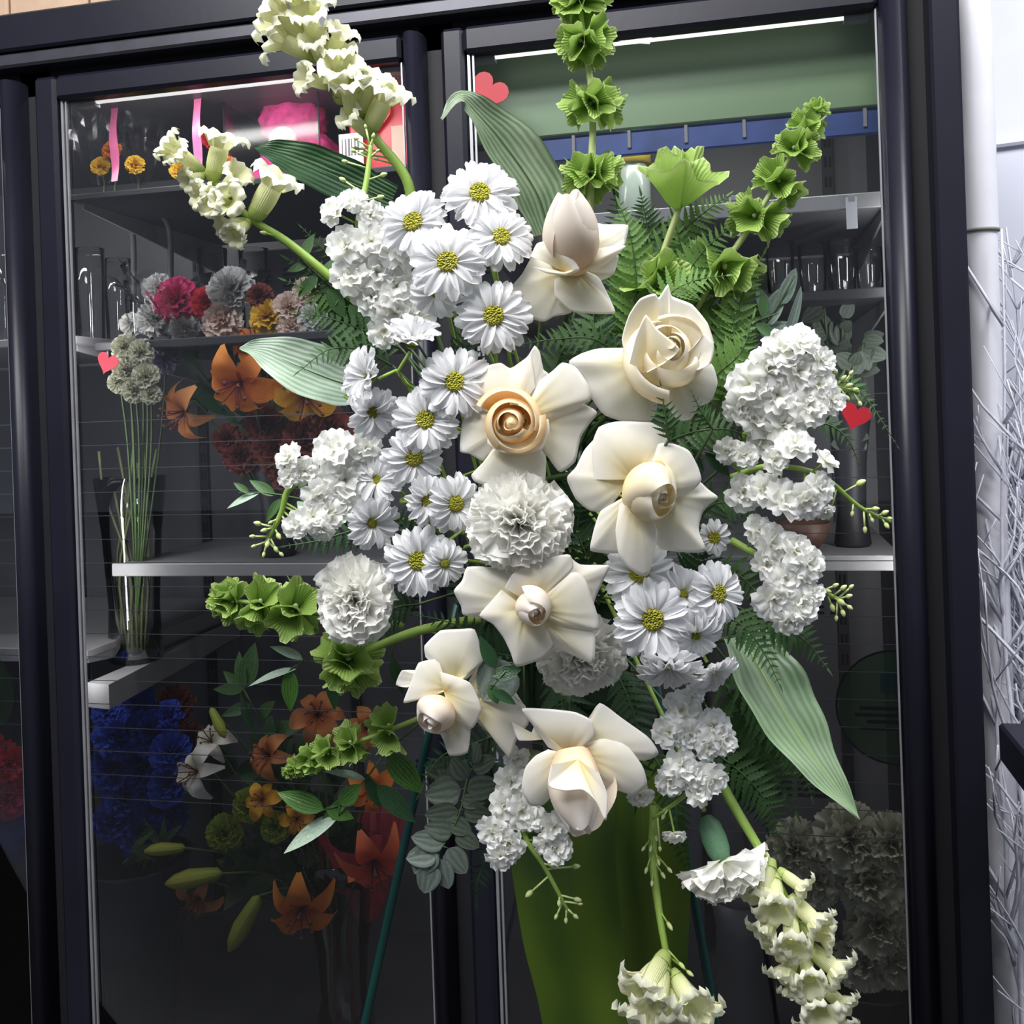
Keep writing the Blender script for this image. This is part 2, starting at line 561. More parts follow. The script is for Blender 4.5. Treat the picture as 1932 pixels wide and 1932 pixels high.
for x0, x1 in ((-0.468, -0.437), (-1.203, -1.166), (0.254, 0.279), (-1.92, -1.895)):
    cpart('mullion', MB().box(x0 - 0.012, x1 + 0.012, 1.578, 1.62, 0.14, 2.026), M['gap'])
for x in (-1.1845, -0.4525, 0.262):  # unseen glowing strips and lamps, added to brighten the lower goods
    ld = cpart('fill_strip', MB().box(x - 0.006, x + 0.006, 1.620, 1.624, 0.3, 1.80), M['tube_left'])
    area('cooler_fill', (x, 1.628, 1.0), (x - (0.05 if x > 0 else 0), 2.0, 0.98), 0.012, 1.4, 2.6, (1, 0.97, 0.95))
cpart('lintel', MB().box(XL, XR, 1.578, 1.60, 1.985, 2.026), M['gap'])


def half_round(x0, x1, yb, depth, z0, z1, n=8):
    m = MB()
    pts = []
    for k in range(n + 1):
        a = PI * k / n
        pts.append(((x0 + x1) / 2 - (x1 - x0) / 2 * math.cos(a), yb - depth * math.sin(a) ** 0.7))
    b = len(pts)
    v = [(x, y, z0) for x, y in pts] + [(x, y, z1) for x, y in pts]
    f = [(k, k + 1, b + k + 1, b + k) for k in range(b - 1)] + [tuple(range(b, 2 * b)), tuple(range(b))[::-1]]
    return m.poly(v, f)


def door(x0, x1, gx0, gx1, ztop=2.006, zg=1.964, zbot=0.15):
    d = MB()
    d.bbox(x0, gx0, YD, YD + 0.034, zbot, ztop, 0.006)          # hinge stile
    d.bbox(gx0, gx1, YD, YD + 0.034, zg, ztop, 0.006)           # top rail
    d.bbox(gx0, gx1, YD, YD + 0.034, zbot, zbot + 0.05, 0.006)  # bottom rail
    fr = cpart('door', d, M['frame'])
    cpart('grip_stile', half_round(gx1, x1, YD + 0.034, 0.042, zbot, ztop), M['frame'], fr, True)
    p = MB().box(gx0 - 0.004, gx1 + 0.004, 1.560, 1.564, zbot + 0.04, zg + 0.006)
    cpart('pane', p, M['glass'], fr)
    for k, w in ((0.003, 0.0045), (0.011, 0.003)):
        cpart('edge_trim', MB().box(gx0 + k, gx0 + k + w, 1.556, 1.5595, zbot + 0.05, zg), M['seal'], fr)
    cpart('edge_trim', MB().box(gx1 - 0.0035, gx1 - 0.001, 1.556, 1.5595, zbot + 0.05, zg), M['seal'], fr)
    for k in range(17):  # thin strips standing in for reflections of a slatted shutter
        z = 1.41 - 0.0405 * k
        cpart('reflection_line', MB().box(gx0, gx1, 1.565, 1.5658, z, z + 0.0011), M['wire'], fr)
    return fr


door(-1.166, -0.468, -1.124, -0.503)
door(-0.437, 0.255, -0.400, 0.213)
door(-1.895, -1.200, -1.853, -1.238)

# light tubes behind the top of the doors
for x0, x1, mt in ((-1.10, -0.52, 'tube_left'), (-0.388, 0.200, 'tube'), (-1.83, -1.26, 'tube_left')):
    t = cpart('light_tube', MB().tube([Vector((x0, 1.585, 1.968)), Vector((x1, 1.585, 1.968))], 0.0055, 8), M[mt], None, True)
    area('cooler_fill', ((x0 + x1) / 2, 1.70 if mt == 'tube' else 1.615, 1.975), ((x0 + x1) / 2, 1.98, 1.2), 0.55, 0.03, 2.4, (1, 0.97, 0.93))  # area light added with each tube to brighten the goods
    for x in (x0, x1):
        cpart('tube_socket', MB().box(x - 0.004 if x == x0 else x - 0.03, x + 0.03 if x == x0 else x + 0.004, 1.578, 1.594, 1.958, 1.976), M['shelf_rail'], t)

# green light valance and blue strip in the right bay
vz0, vz1 = 1.848, 1.99
cpart('valance_panel', MB().bbox(-0.425, 0.252, 1.64, 1.655, vz0, vz1, 0.002), M['valance'])
st = cpart('valance_strip', MB().bbox(-0.30, 0.245, 1.648, 1.66, vz0 - 0.040, vz0 - 0.003, 0.002), M['valance_blue'])
for k in range(6):
    x = -0.25 + k * 0.09
    cpart('clip', MB().bbox(x, x + 0.006, 1.644, 1.650, vz0 - 0.03, vz0 + 0.004, 0.001), M['shelf_rail'], st)

# back wall fittings: slotted standards and louvre groups
for x in (-1.62, -1.27, -0.90, -0.47, -0.10, 0.20):
    s = cpart('shelf_standard', MB().box(x - 0.011, x + 0.011, 2.258, 2.27, 0.22, 1.98), M['standard'])
    m = MB()
    for k in range(40):
        z = 0.30 + k * 0.042
        m.box(x - 0.007, x - 0.002, 2.2565, 2.259, z, z + 0.022)
        m.box(x + 0.002, x + 0.007, 2.2565, 2.259, z, z + 0.022)
    cpart('slot_row', m, M['slot'], s)
for x in (-1.16, -1.05, -0.76, -0.62, -0.34, -0.22, 0.05, 0.13):
    for z in (0.56, 0.95, 1.35, 1.72):
        m = MB()
        for c in range(2):
            for k in range(4):
                m.box(x + c * 0.045, x + c * 0.045 + 0.032, 2.266, 2.27, z + k * 0.013, z + k * 0.013 + 0.005)
        cpart('louvre', m, M['slot'])


def shelf(x0, x1, y0, y1, z, th=0.022, rail=True, mat='shelf'):
    s = cpart('shelf', MB().bbox(x0, x1, y0, y1, z - th, z, 0.002), M[mat])
    if rail:
        cpart('shelf_rail', MB().bbox(x0, x1, y0 - 0.008, y0, z - th - 0.006, z + 0.004, 0.0015), M['shelf_rail'], s)
    for x in (x0 + 0.012, x1 - 0.014):
        b = MB().poly([(x, y0 + 0.02, z - th), (x, y1, z - th), (x, y1, z - th - 0.07), (x, y0 + 0.02, z - th - 0.012),
                       (x + 0.004, y0 + 0.02, z - th), (x + 0.004, y1, z - th), (x + 0.004, y1, z - th - 0.07), (x + 0.004, y0 + 0.02, z - th - 0.012)],
                      [(0, 1, 2, 3), (7, 6, 5, 4), (0, 4, 5, 1), (1, 5, 6, 2), (2, 6, 7, 3), (3, 7, 4, 0)])
        cpart('bracket', b, M['shelf_rail'], s)
    return s


ZA = WY(300, 352, 1.66).z           # left bay, top shelf
ZB = WY(300, 640, 1.72).z           # left bay, second shelf
ZC = WY(420, 1066, 1.74).z          # left bay, third shelf
xa = WY(215, 1066, 1.74).x
shelf(-1.185, -0.455, 1.66, 2.20, ZA, 0.012, False, 'standard')
shelf(-1.185, -0.455, 1.72, 2.24, ZB, 0.016, False, 'standard')
shelf(xa, -0.455, 1.74, 2.24, ZC, 0.014)
ZR1 = WY(1600, 372, 1.70).z
ZR2 = WY(1600, 545, 1.70).z
ZR3 = WY(1620, 1052, 1.72).z
shelf(-0.45, 0.25, 1.70, 2.24, ZR1, 0.014)
shelf(-0.45, 0.25, 1.70, 2.24, ZR2, 0.016, False, 'standard')
shelf(-0.45, 0.25, 1.72, 2.24, ZR3, 0.014)
ZL = WY(20, 640, 1.70).z
shelf(-1.92, -1.21, 1.70, 2.24, ZL, 0.016, False, 'shelf')
ZL2 = WY(20, 1225, 1.70).z
shelf(-1.92, -1.21, 1.70, 2.24, ZL2, 0.016, True, 'shelf')
# slanted corner tray low in the left bay
ZT = WY(205, 1292, 1.66).z
a, b = WZ(205, 1292, ZT), WZ(392, 1196, ZT)
tri = [(a.x, a.y, ZT), (b.x, b.y, ZT), (b.x - 0.02, 2.26, ZT), (-1.19, 2.26, ZT), (-1.19, a.y + 0.01, ZT)]
lo = [(x, y, z - 0.045) for x, y, z in tri]
mtray = MB().poly(tri + lo, [(0, 1, 2, 3, 4), (9, 8, 7, 6, 5)] + [(k, 5 + k, 5 + (k + 1) % 5, (k + 1) % 5) for k in range(5)])
cpart('corner_tray', mtray, M['shelf_rail'])
# bent bracket rods under the top shelf of the left bay
for px in (230, 300):
    p = [WY(px - 40, 372, 1.80), WY(px, 400, 1.85), WY(px + 20, 440, 1.9), WY(px + 22, 560, 1.9)]
    cpart('bracket_rod', MB().tube(catmull(p, 12), 0.006, 6), M['inner'], None, True)

# ------------------------------------------------------------------ stickers on the doors
def heart_pts(n=28):
    out = []
    for k in range(n):
        t = 2 * PI * k / n
        out.append((16 * math.sin(t) ** 3 / 17.0, (13 * math.cos(t) - 5 * math.cos(2 * t) - 2 * math.cos(3 * t) - math.cos(4 * t)) / 17.0))
    return out


def heart(px, py, size, rot, col, label, y=1.5585, lay=1):
    c = WY(px, py, y)
    sz = size / FPX * dep(c)
    pts = heart_pts()
    v, n = [], len(pts)
    for zz in (-0.0012, 0.0):
        for x, z in pts:
            v.append((x * sz, zz, z * sz))
    f = [tuple(range(n)), tuple(range(n, 2 * n))[::-1]] + [(k, n + k, n + (k + 1) % n, (k + 1) % n) for k in range(n)]
    m = MB().poly(v, f)
    o = obj('paper_heart', m.mesh('paper_heart', col, smooth=False), None, T(c) @ R(rot, 'Y'))
    return tag(o, label, 'sticker', 'paper hearts on the cooler doors')


RED = plain('glossy red paper', (0.36, 0.004, 0.014), 0.5, var=0.06)
PINK = plain('coral pink paper', (0.74, 0.10, 0.14), 0.6, var=0.06)
heart(922, 172, 40, math.radians(38), RED, 'large red paper heart at top left of the right cooler door')
heart(203, 684, 24, math.radians(22), PINK, 'small coral pink paper heart low on the left cooler door')
heart(1614, 784, 30, math.radians(20), RED, 'red paper heart behind fern tips near the right door edge')


def round_sticker(px, py, r, label, xmax):
    c = WY(px, py, 1.5672)
    rr = r / FPX * dep(c)
    n = 40
    o = thing('round_sticker', label, 'sticker', T(c), 'round stickers on the doors')
    lim = xmax - c.x

    def cut(mb):
        mb.v = [(min(q[0], lim), q[1], q[2]) for q in mb.v]
        return mb
    g = MB().lathe([(0.0, 0), (rr, 0), (rr, 0.001), (0, 0.001)], n)
    obj('backing', cut(g).mesh('backing', STK, smooth=False), o, R(PI / 2, 'X'))
    ring = MB().lathe([(rr, -0.0004), (rr + 0.0025, -0.0004), (rr + 0.0025, 0.0016), (rr, 0.0016)], n)
    obj('rim', cut(ring).mesh('rim', M['slot'], smooth=False), o, R(PI / 2, 'X'))
    for k in range(4):
        w = rr * (0.62, 0.7, 0.5, 0.6)[k]
        z = rr * (-0.02, -0.14, -0.26, -0.38)[k]
        obj('print_line', MB().box(-w, min(w, lim), -0.0019, -0.0013, z - 0.0025, z + 0.0025).mesh('print_line', STK2, smooth=False), o)
    obj('emblem', MB().box(-rr * 0.25, min(rr * 0.25, lim), -0.0019, -0.0013, rr * 0.25, rr * 0.6).mesh('emblem', STK3, smooth=False), o)
    return o


def seethrough(name, col, a):
    m, nt, bs, out = newmat(name)
    bs.inputs['Base Color'].default_value = (*col, 1)
    bs.inputs['Roughness'].default_value = 0.5
    tr = N(nt, 'ShaderNodeBsdfTransparent')
    mx = N(nt, 'ShaderNodeMixShader', Fac=a)
    nt.links.new(tr.outputs[0], mx.inputs[1])
    nt.links.new(bs.outputs[0], mx.inputs[2])
    nt.links.new(mx.outputs[0], out.inputs['Surface'])
    return m


STK = seethrough('green film', (0.03, 0.11, 0.02), 0.5)
STK2 = seethrough('dark print', (0.006, 0.015, 0.006), 0.7)
STK3 = seethrough('teal print', (0.01, 0.07, 0.07), 0.5)
round_sticker(1690, 1335, 106, 'round dark green sticker low on the right cooler door', 0.214)
round_sticker(-38, 1308, 76, 'round green sticker on the far left cooler door', -1.24)

# ------------------------------------------------------------------ cardboard boxes on the cooler, white corner pipe, twigs, rack
bx = [(-1.60, -1.262, 'plain tan cardboard box at the far left on top of the cooler'),
      (-1.258, -1.10, 'narrow tan cardboard box between two wider ones on the cooler'),
      (-1.096, -0.74, 'wide tan cardboard box above the left cooler door')]
for x0, x1, lb in bx:
    o = thing('cardboard_box', lb, 'box', T((x0 + x1) / 2, 1.75, 2.116), 'boxes on top of the cooler')
    o.location.z = 2.10
    w = (x1 - x0) / 2
    body = MB().bbox(-w, w, -0.14, 0.14, 0, 0.30, 0.004)
    obj('carton', body.mesh('carton', M['card'], smooth=False), o)
    obj('flap', MB().bbox(-w + 0.004, w - 0.004, -0.138, -0.004, 0.30, 0.305, 0.001).mesh('flap', M['card'], smooth=False), o)
    obj('flap', MB().bbox(-w + 0.004, w - 0.004, 0.004, 0.138, 0.30, 0.305, 0.001).mesh('flap', M['card'], smooth=False), o)
    obj('tape', MB().box(-w, w, -0.02, 0.02, 0.305, 0.306).mesh('tape', M['pipe'], smooth=False), o)

pc = WY(1843, 300, 1.80)
pr = 34 / FPX * dep(pc)
pp = thing('corner_pipe', 'white painted pipe running down the wall beside the cooler', 'pipe', T(pc.x, 1.80, 0))
zj = WY(1843, 437, 1.80).z
obj('pipe_section', MB().lathe([(0, zj + 0.002), (pr, zj + 0.002), (pr, zj + 0.003), (pr, 2.9), (pr, 3.0), (0, 3.0)], 20).mesh('pipe_section', M['pipe']), pp)
obj('pipe_section', MB().lathe([(0, 0), (pr * 0.92, 0), (pr * 0.92, 0.01), (pr * 0.92, zj - 0.003), (pr * 0.92, zj - 0.002), (0, zj - 0.002)], 20).mesh('pipe_section', M['pipe']), pp)
obj('collar', MB().lathe([(pr * 0.9, zj - 0.0035), (pr * 1.06, zj - 0.002), (pr * 1.06, zj + 0.002), (pr * 0.9, zj + 0.0035)], 20).mesh('collar', M['pipe_seam']), pp)

TW = plain('white painted twig', (0.80, 0.80, 0.88), 0.6, var=0.12, nscale=60)
TWG = plain('grey twig', (0.30, 0.30, 0.34), 0.7, var=0.2, nscale=60)
rt = random.Random(3)


def twig(x, y, top, lean, seed, label, nb, mat=None):
    r = random.Random(seed)
    base = Vector((x, y, 0.05))
    o = thing('painted_branch', label, 'branch', T(base), 'bare branches beside the cooler')
    pts = [Vector((0, 0, 0))]
    for k in range(1, 8):
        t = k / 7
        pts.append(Vector((lean * t + r.uniform(-0.012, 0.012), r.uniform(-0.02, 0.02), top * t)))
    c = catmull(pts, 22)
    obj('twig_stem', MB().tube(c, [0.0062 * (1 - 0.7 * i / 21) for i in range(22)], 5).mesh('twig_stem', mat or TW), o)
    for k in range(nb):
        i = r.randint(4, 20)
        p = c[i]
        a = r.uniform(0, 2 * PI)
        L = r.uniform(0.10, 0.34)
        d = Vector((math.cos(a) * 0.42, math.sin(a) * 0.35, r.uniform(0.35, 1.0))).normalized()
        q = [p, p + d * L * 0.5 + Vector((r.uniform(-.02, .02), r.uniform(-.02, .02), 0)), p + d * L + Vector((r.uniform(-.03, .03), 0, r.uniform(-.03, .03)))]
        lim = 0.337 - x
        for w in q:
            w.x = max(w.x, lim + abs(w.x - lim) * 0.15 if w.x < lim else w.x)
        cc = catmull(q, 7)
        m = MB().tube(cc, [0.0032 * (1 - 0.6 * j / 6) for j in range(7)], 4)
        for jj in (3, 5):
            d2 = (d + Vector((r.uniform(-.8, .8), r.uniform(-.4, .4), r.uniform(-.2, .6)))).normalized()
            e2 = cc[jj] + d2 * L * 0.35
            e2.x = max(e2.x, lim)
            m.tube([cc[jj], e2], [0.0016, 0.0008], 4)
        obj('side_twig', m.mesh('side_twig', mat or TW), o)
    return o


for k in range(32):
    px = rt.uniform(1860, 1980)
    py_top = rt.choice([430, 700, 800, 900, 980, 1050, 1120, 620])
    yy = rt.uniform(1.68, 2.15)
    g = WY(px, 1400, yy)
    top = WY(px, py_top, yy).z
    twig(g.x + 0.02, yy, max(0.4, top - 0.05), rt.uniform(-0.03, 0.05), 40 + k,
         'thin white painted branch in the thicket right of the cooler', 19, TWG if k % 8 == 4 else None)
dark = MB().lathe([(0.0, 0.02), (0.10, 0.02), (0.125, 0.30), (0.118, 0.30), (0.09, 0.03)], 24)
g = WY(1900, 1700, 1.9)
tag(obj('branch_bucket', dark.mesh('branch_bucket', M['frame']), None, T(g.x + 0.04, 1.92, 0)), 'black floor bucket holding the white branches', 'bucket')

rk = WY(1915, 1415, 1.40)
rack = thing('flower_rack', 'black rack with a green post at the lower right edge', 'rack', T(rk.x + 0.052, 1.42, 0))
PNK = plain('dark pink petals', (0.45, 0.03, 0.08), 0.6, var=0.3)
GRP = plain('yellow green post', (0.16, 0.20, 0.02), 0.5, var=0.2, nscale=12)
zt0, zt1 = WY(1915, 1505, 1.40).z, WY(1915, 1425, 1.40).z
obj('tray', MB().bbox(-0.040, 0.16, -0.05, 0.12, zt0, zt1, 0.004).mesh('tray', M['frame'], smooth=False), rack)
obj('post', MB().bbox(-0.028, -0.012, -0.03, -0.014, 0, zt0, 0.003).mesh('post', GRP, smooth=False), rack)
obj('post', MB().bbox(0.10, 0.116, -0.03, -0.014, 0, zt0, 0.003).mesh('post', GRP, smooth=False), rack)
obj('side_board', MB().bbox(-0.006, 0.05, -0.03, 0.10, 0.05, zt0, 0.003).mesh('side_board', M['frame'], smooth=False), rack)
# ------------------------------------------------------------------ the spray: foam holder and easel
FOAM = PX(1045, 1060, 1.075)
def DEP(px, py):
    return 0.86 + 0.15 * min(1.5, ((px - 1040) / 430) ** 2 * 0.7 + ((py - 960) / 560) ** 2 * 0.7)


fm = frame(FOAM, (0, 0, 1))
holder = thing('foam_holder', 'dark green caged foam block hidden behind the flower heads', 'holder', fm)
obj('foam_block', MB().bbox(-0.075, 0.075, -0.15, 0.15, -0.045, 0.045, 0.008).mesh('foam_block', M['foam'], smooth=False), holder)
cg = MB()
for k in range(4):
    x = -0.072 + 0.048 * k
    cg.tube([Vector((x, -0.152, 0.048)), Vector((x, 0.152, 0.048))], 0.003, 5)
for k in range(6):
    y = -0.15 + 0.06 * k
    cg.tube([Vector((-0.077, y, 0.048)), Vector((0.077, y, 0.048))], 0.003, 5)
obj('cage', cg.mesh('cage', M['cage']), holder)

ez = thing('wire_easel', 'dark green wire easel legs under the flower spray', 'easel', T(FOAM.x, FOAM.y, 0))


def leg(p0, p1):
    """straight leg through two seen points, run on down to the floor"""
    d = (p1 - p0).normalized()
    e = p0 + d * ((0.0 - p0.z) / d.z)
    top = p0 - d * 0.16
    m = MB().tube([top, p0, p1, e], 0.0045, 8)
    wpart('leg', m.mesh('leg', M['easel']), ez)
    m2 = MB().lathe([(0, 0), (0.009, 0), (0.008, 0.02), (0, 0.022)], 10)
    m2.xform(T(e.x, e.y, 0))
    wpart('foot', m2.mesh('foot', M['easel']), ez)
    return top


t1 = leg(PX(800, 1425, 1.06), PX(690, 1925, 1.06))
t2 = leg(PX(1262, 1430, 1.06), PX(1350, 1925, 1.06))
t3 = leg(PX(1040, 1330, 1.13), PX(1050, 1700, 1.24))
wpart('cross_bar', MB().tube([PX(795, 1440, 1.06), PX(1268, 1440, 1.06)], 0.004, 8).mesh('cross_bar', M['easel']), ez)
wpart('cross_bar', MB().tube([t1, (t1 + t2) / 2 + Vector((0, 0, 0.05)), t2], 0.004, 8).mesh('cross_bar', M['easel']), ez)


def foam_pt(seed, p=None):
    r = random.Random(seed)
    q = fm @ Vector((r.uniform(-0.06, 0.06), r.uniform(-0.13, 0.13), 0.02))
    return q


def stem_back(parent, head, dirv, rad, seed, mat='stem', back=0.035):
    """stem from behind a head down to the foam"""
    e = foam_pt(seed)
    a = head - dirv * 0.004
    b = head - dirv * back
    c = b.lerp(e, 0.5) - FC * 0.01
    cc = catmull([a, b, c, e], 10)
    wpart('stem', MB().tube(cc, rad, 6).mesh('stem', M[mat]), parent)


# ------------------------------------------------------------------ shared petal shapes
def daisy_petal(w, notch, cup, twist, seed):
    r = random.Random(seed)
    ph = r.uniform(0, 6)

    def fn(u, v):
        t = u * 2 - 1
        y = 0.19 + 0.81 * v
        prof = (0.42 + 0.58 * math.sin(PI * min(1, 0.10 + v * 0.58)) ** 0.9) * (1 - max(0, v - 0.82) ** 2 * 11)
        hw = w * prof
        yy = y - (0.045 * abs(t) ** 2 * v * v) - (notch * (1 - min(1, abs(abs(t) - 0.0) * 2.2)) * max(0, v - 0.85) / 0.15)
        z = cup * t * t * hw * 2.0 + 0.05 * math.sin(v * PI) - 0.07 * v * v + 0.012 * math.cos(t * 7 + ph) * v
        return (t * hw + twist * v * v * 0.06, yy, z)
    return MB().grid(fn, 4, 6).mesh('petal', M['daisy'])


DP = [daisy_petal(0.158, 0.05, 0.35, 0.3, 1), daisy_petal(0.168, 0.04, 0.2, -0.5, 2), daisy_petal(0.148, 0.06, 0.6, 0.1, 3), daisy_petal(0.16, 0.03, -0.3, 0.6, 4)]
DISC = MB().lathe([(0.002, 0.085), (0.05, 0.084), (0.10, 0.085), (0.15, 0.082), (0.19, 0.066), (0.205, 0.035), (0.20, 0.0)], 22,
                  fn=lambda r, z, a, v: (r, z + 0.008 * math.cos(a * 11 + v * 30) * (0.2 < v < 0.9))).mesh('eye', M['disc'])
DCAL = MB().lathe([(0.03, -0.16), (0.10, -0.12), (0.17, -0.05), (0.2, -0.01)], 12).mesh('calyx', M['stem'])


def daisy(px, py, r, dirc, label, d=None, cup=0.18, n=(17, 15), seed=None, eye=1.0, inner=0.86):
    d = d or DEP(px, py)
    seed = seed if seed is not None else int(px * 7 + py)
    rr = random.Random(seed)
    pos = PX(px, py, d)
    sc = r / FPX * d
    t = thing('daisy', label, 'flower', frame(pos, dirc, rr.uniform(0, 6)), 'white daisy heads in the spray')
    for layer, cnt in enumerate(n):
        for k in range(cnt):
            a = 2 * PI * (k + layer * 0.5) / cnt + rr.uniform(-0.07, 0.07)
            L = (1.0, inner)[layer] * rr.uniform(0.93, 1.05)
            tilt = cup - 0.10 + layer * 0.10 + rr.uniform(-0.10, 0.10)
            m = R(a, 'Z') @ R(tilt, 'X') @ R(rr.uniform(-0.22, 0.22), 'Y') @ S(sc * L * rr.uniform(0.95, 1.12), sc * L, sc)
            obj('petal', DP[rr.randrange(4)], t, T(0, 0, sc * 0.02 * layer) @ m)
    obj('eye', DISC, t, T(0, 0, sc * 0.085) @ S(sc * 1.34 * eye, sc * 1.30 * eye, sc * 1.5) if eye else S(sc * 0.8))
    obj('calyx', DCAL, t, S(sc))
    z = t.matrix_basis.col[2].to_3d()
    stem_back(t, pos - z * sc * 0.12, z, 0.0016, seed)
    return t


# ------------------------------------------------------------------ roses
def rose_petal(pts, base, zb, ze, bulge, c, pm, mat, ripple=0.0, roll=0.7, n=36, m=9, seed=0):
    """a petal whose rim runs through pts (frame pixels) and whose foot is at base; z in pixels toward the front"""
    V0 = [Vector((x, y, 0)) for x, y in pts]
    O = catmull(V0, n + 1)
    sg = len(V0) - 1
    for k in range(n + 1):
        tt = k / n * sg
        kk = min(int(tt), sg - 1)
        O[k] = O[k].lerp(V0[kk].lerp(V0[kk + 1], tt - kk), 0.5)
    B = Vector((base[0], base[1], 0))
    ctr = sum(O, Vector()) / len(O)
    ph = random.Random(seed).uniform(0, 6)
    rows = [0.0, 0.12, 0.25, 0.38, 0.5, 0.62, 0.74, 0.85, 0.94, 1.0]
    v, f, uv = [], [], []

    def add(q, z, a, b):
        v.append(((q.x - c[0]) * pm, -(q.y - c[1]) * pm, z * pm))
        uv.append((a, b))
    for s in rows:
        for k, o in enumerate(O):
            q = B + (o - B) * s
            t = k / n
            z = zb + (ze - zb) * s ** 1.5 + bulge * math.sin(PI * min(1, s * 0.95)) * (0.55 + 0.45 * math.sin(PI * t))
            z += ripple * (math.sin(t * 5.5 + ph) + 0.5 * math.sin(t * 11 + ph * 2)) * s * s * 4
            z -= abs(t * 2 - 1) ** 3 * 5 * s
            add(q, z, t, s)
    zr = [v[-(n + 1) + k][2] / pm for k in range(n + 1)]
    for i, (inw, dz) in enumerate(((0.6, -1.6), (6.0, -2.2))):     # thin turned rim
        for k, o in enumerate(O):
            dd = (ctr - o)
            dd = dd.normalized() if dd.length > 1e-6 else dd
            add(o + dd * inw * roll * 0.5, zr[k] + dz * roll * 0.6, k / n, 1.0)
    w = n + 1
    R_ = len(rows) + 2
    for j in range(R_ - 1):
        for k in range(n):
            a = j * w + k
            f.append((a, a + w, a + w + 1, a + 1))
    return MB().poly(v, f, uv=uv).mesh('petal', M[mat])


def bud_petal(Rr, H, f, close, span, lip, spiral, hk, mat, seed=0):
    ph = random.Random(seed).uniform(0, 6)

    def fn(u, v):
        t = u * 2 - 1
        r = Rr * f * math.sin(PI * (0.20 + (0.28 + close * 0.46) * v)) * (1 + spiral * t) * (1 + 0.03 * math.sin(3 * t + ph))
        if v > 0.80:
            r += lip * Rr * ((v - 0.80) / 0.20) ** 2 * (1 - 0.45 * abs(t)) * (1 + 0.5 * math.sin(2.3 * t + ph))
        a = t * span
        z = H * hk * v * (1 - 0.20 * t * t * v + 0.03 * math.sin(4 * t + ph) * v) - (lip * Rr * 0.7 * max(0, (v - 0.88) / 0.12) ** 2)
        return (r * math.cos(a), r * math.sin(a), z)
    return MB().grid(fn, 18, 12).mesh('petal', M[mat])


def rose(c, d, bud, petals, label, seed=1, mat_in='rose_in'):
    """bud = (px, py, radius px, height px, dir, close, n, lip, zoff)"""
    pm = d / FPX
    pos = PX(c[0], c[1], d)
    t = thing('rose', label, 'flower', frame(pos, (0, 0, 1)), 'ivory roses in the spray')
    rr = random.Random(seed)
    for i, p in enumerate(petals):
        pts, base, zb, ze, bulge = p[:5]
        mt = p[5] if len(p) > 5 else 'rose'
        me = rose_petal(pts, base, zb, ze, bulge, c, pm, mt, ripple=p[6] if len(p) > 6 else 1.0, seed=seed * 31 + i)
        obj('petal', me, t)
    bx, by, br, bh, bd, close, n, lip, zo = bud
    fb = frame(Vector((0, 0, 0)), bd)
    loc = T((bx - c[0]) * pm, -(by - c[1]) * pm, zo * pm) @ (t.matrix_basis.to_3x3().inverted() @ fb.to_3x3()).to_4x4()
    az = rr.uniform(0, 6)
    core = MB().lathe([(br * pm * r_, bh * pm * z_) for r_, z_ in ((0.1, 0.0), (0.30, 0.2), (0.32, 0.5), (0.20, 0.74), (0.08, 0.84), (0.0, 0.86))], 14, fn=lambda r_, z_, a_, v_: (r_ * (1 + 0.12 * math.sin(3 * a_ + v_ * 5)), z_))
    obj('heart', core.mesh('heart', M[mat_in]), t, loc)
    for k in range(n):
        ff = (k + 1.0) / n
        az += 2.3 + rr.uniform(-0.35, 0.35)
        span = 2.1 - 0.6 * ff
        ck = min(0.97, close + 0.30 * (1 - ff))
        me = bud_petal(br * pm, bh * pm, 0.12 + 0.88 * ff, ck, span, lip * (0.4 + 0.6 * ff), 0.15, (1.0 - 0.16 * ff if close < 0.7 else 0.90 + 0.10 * ff) + rr.uniform(-.02, .02), mat_in, k + seed * 9)
        obj('petal', me, t, loc @ R(rr.uniform(-.06, .06), 'X') @ R(rr.uniform(-.06, .06), 'Y') @ R(az, 'Z'))
    cal = MB().lathe([(0.003, -0.012), (0.007, -0.006), (0.010, 0.0), (0.006, 0.004)], 10)
    z = (loc.to_3x3() @ Vector((0, 0, 1))).normalized()
    obj('calyx', cal.mesh('calyx', M['stem_dark']), t, T(0, 0, -0.016) @ loc)
    zw = (t.matrix_basis.to_3x3() @ z).normalized()
    hw = t.matrix_basis @ (loc @ Vector((0, 0, -0.004))) - FC * 0.016
    stem_back(t, hw, (zw * 0.4 + FC * 0.8).normalized(), 0.003, seed + 900, 'stem_dark', 0.05)
    return t


# ------------------------------------------------------------------ carnations
def carn_petal(seed, w=0.52):
    r = random.Random(seed)
    p1, p2 = r.uniform(0, 6), r.uniform(0, 6)

    def fn(u, v):
        t = u * 2 - 1
        hw = w * (0.10 + 0.95 * v ** 0.9)
        y = v * (1 - 0.12 * t * t) + (0.035 * math.cos(t * 25 + p1) + 0.03 * math.cos(t * 47 + p2)) * max(0, v - 0.8) / 0.2
        z = 0.09 * math.sin(t * 6.5 + p1) * v * v + 0.06 * math.sin(t * 12 + p2) * v ** 3 + 0.10 * v * v * math.sin(t * 2 + p2)
        return (t * hw, y, z)
    return MB().grid(fn, 16, 5)


CP = [carn_petal(s).mesh('petal', M['carn']) for s in range(5)]


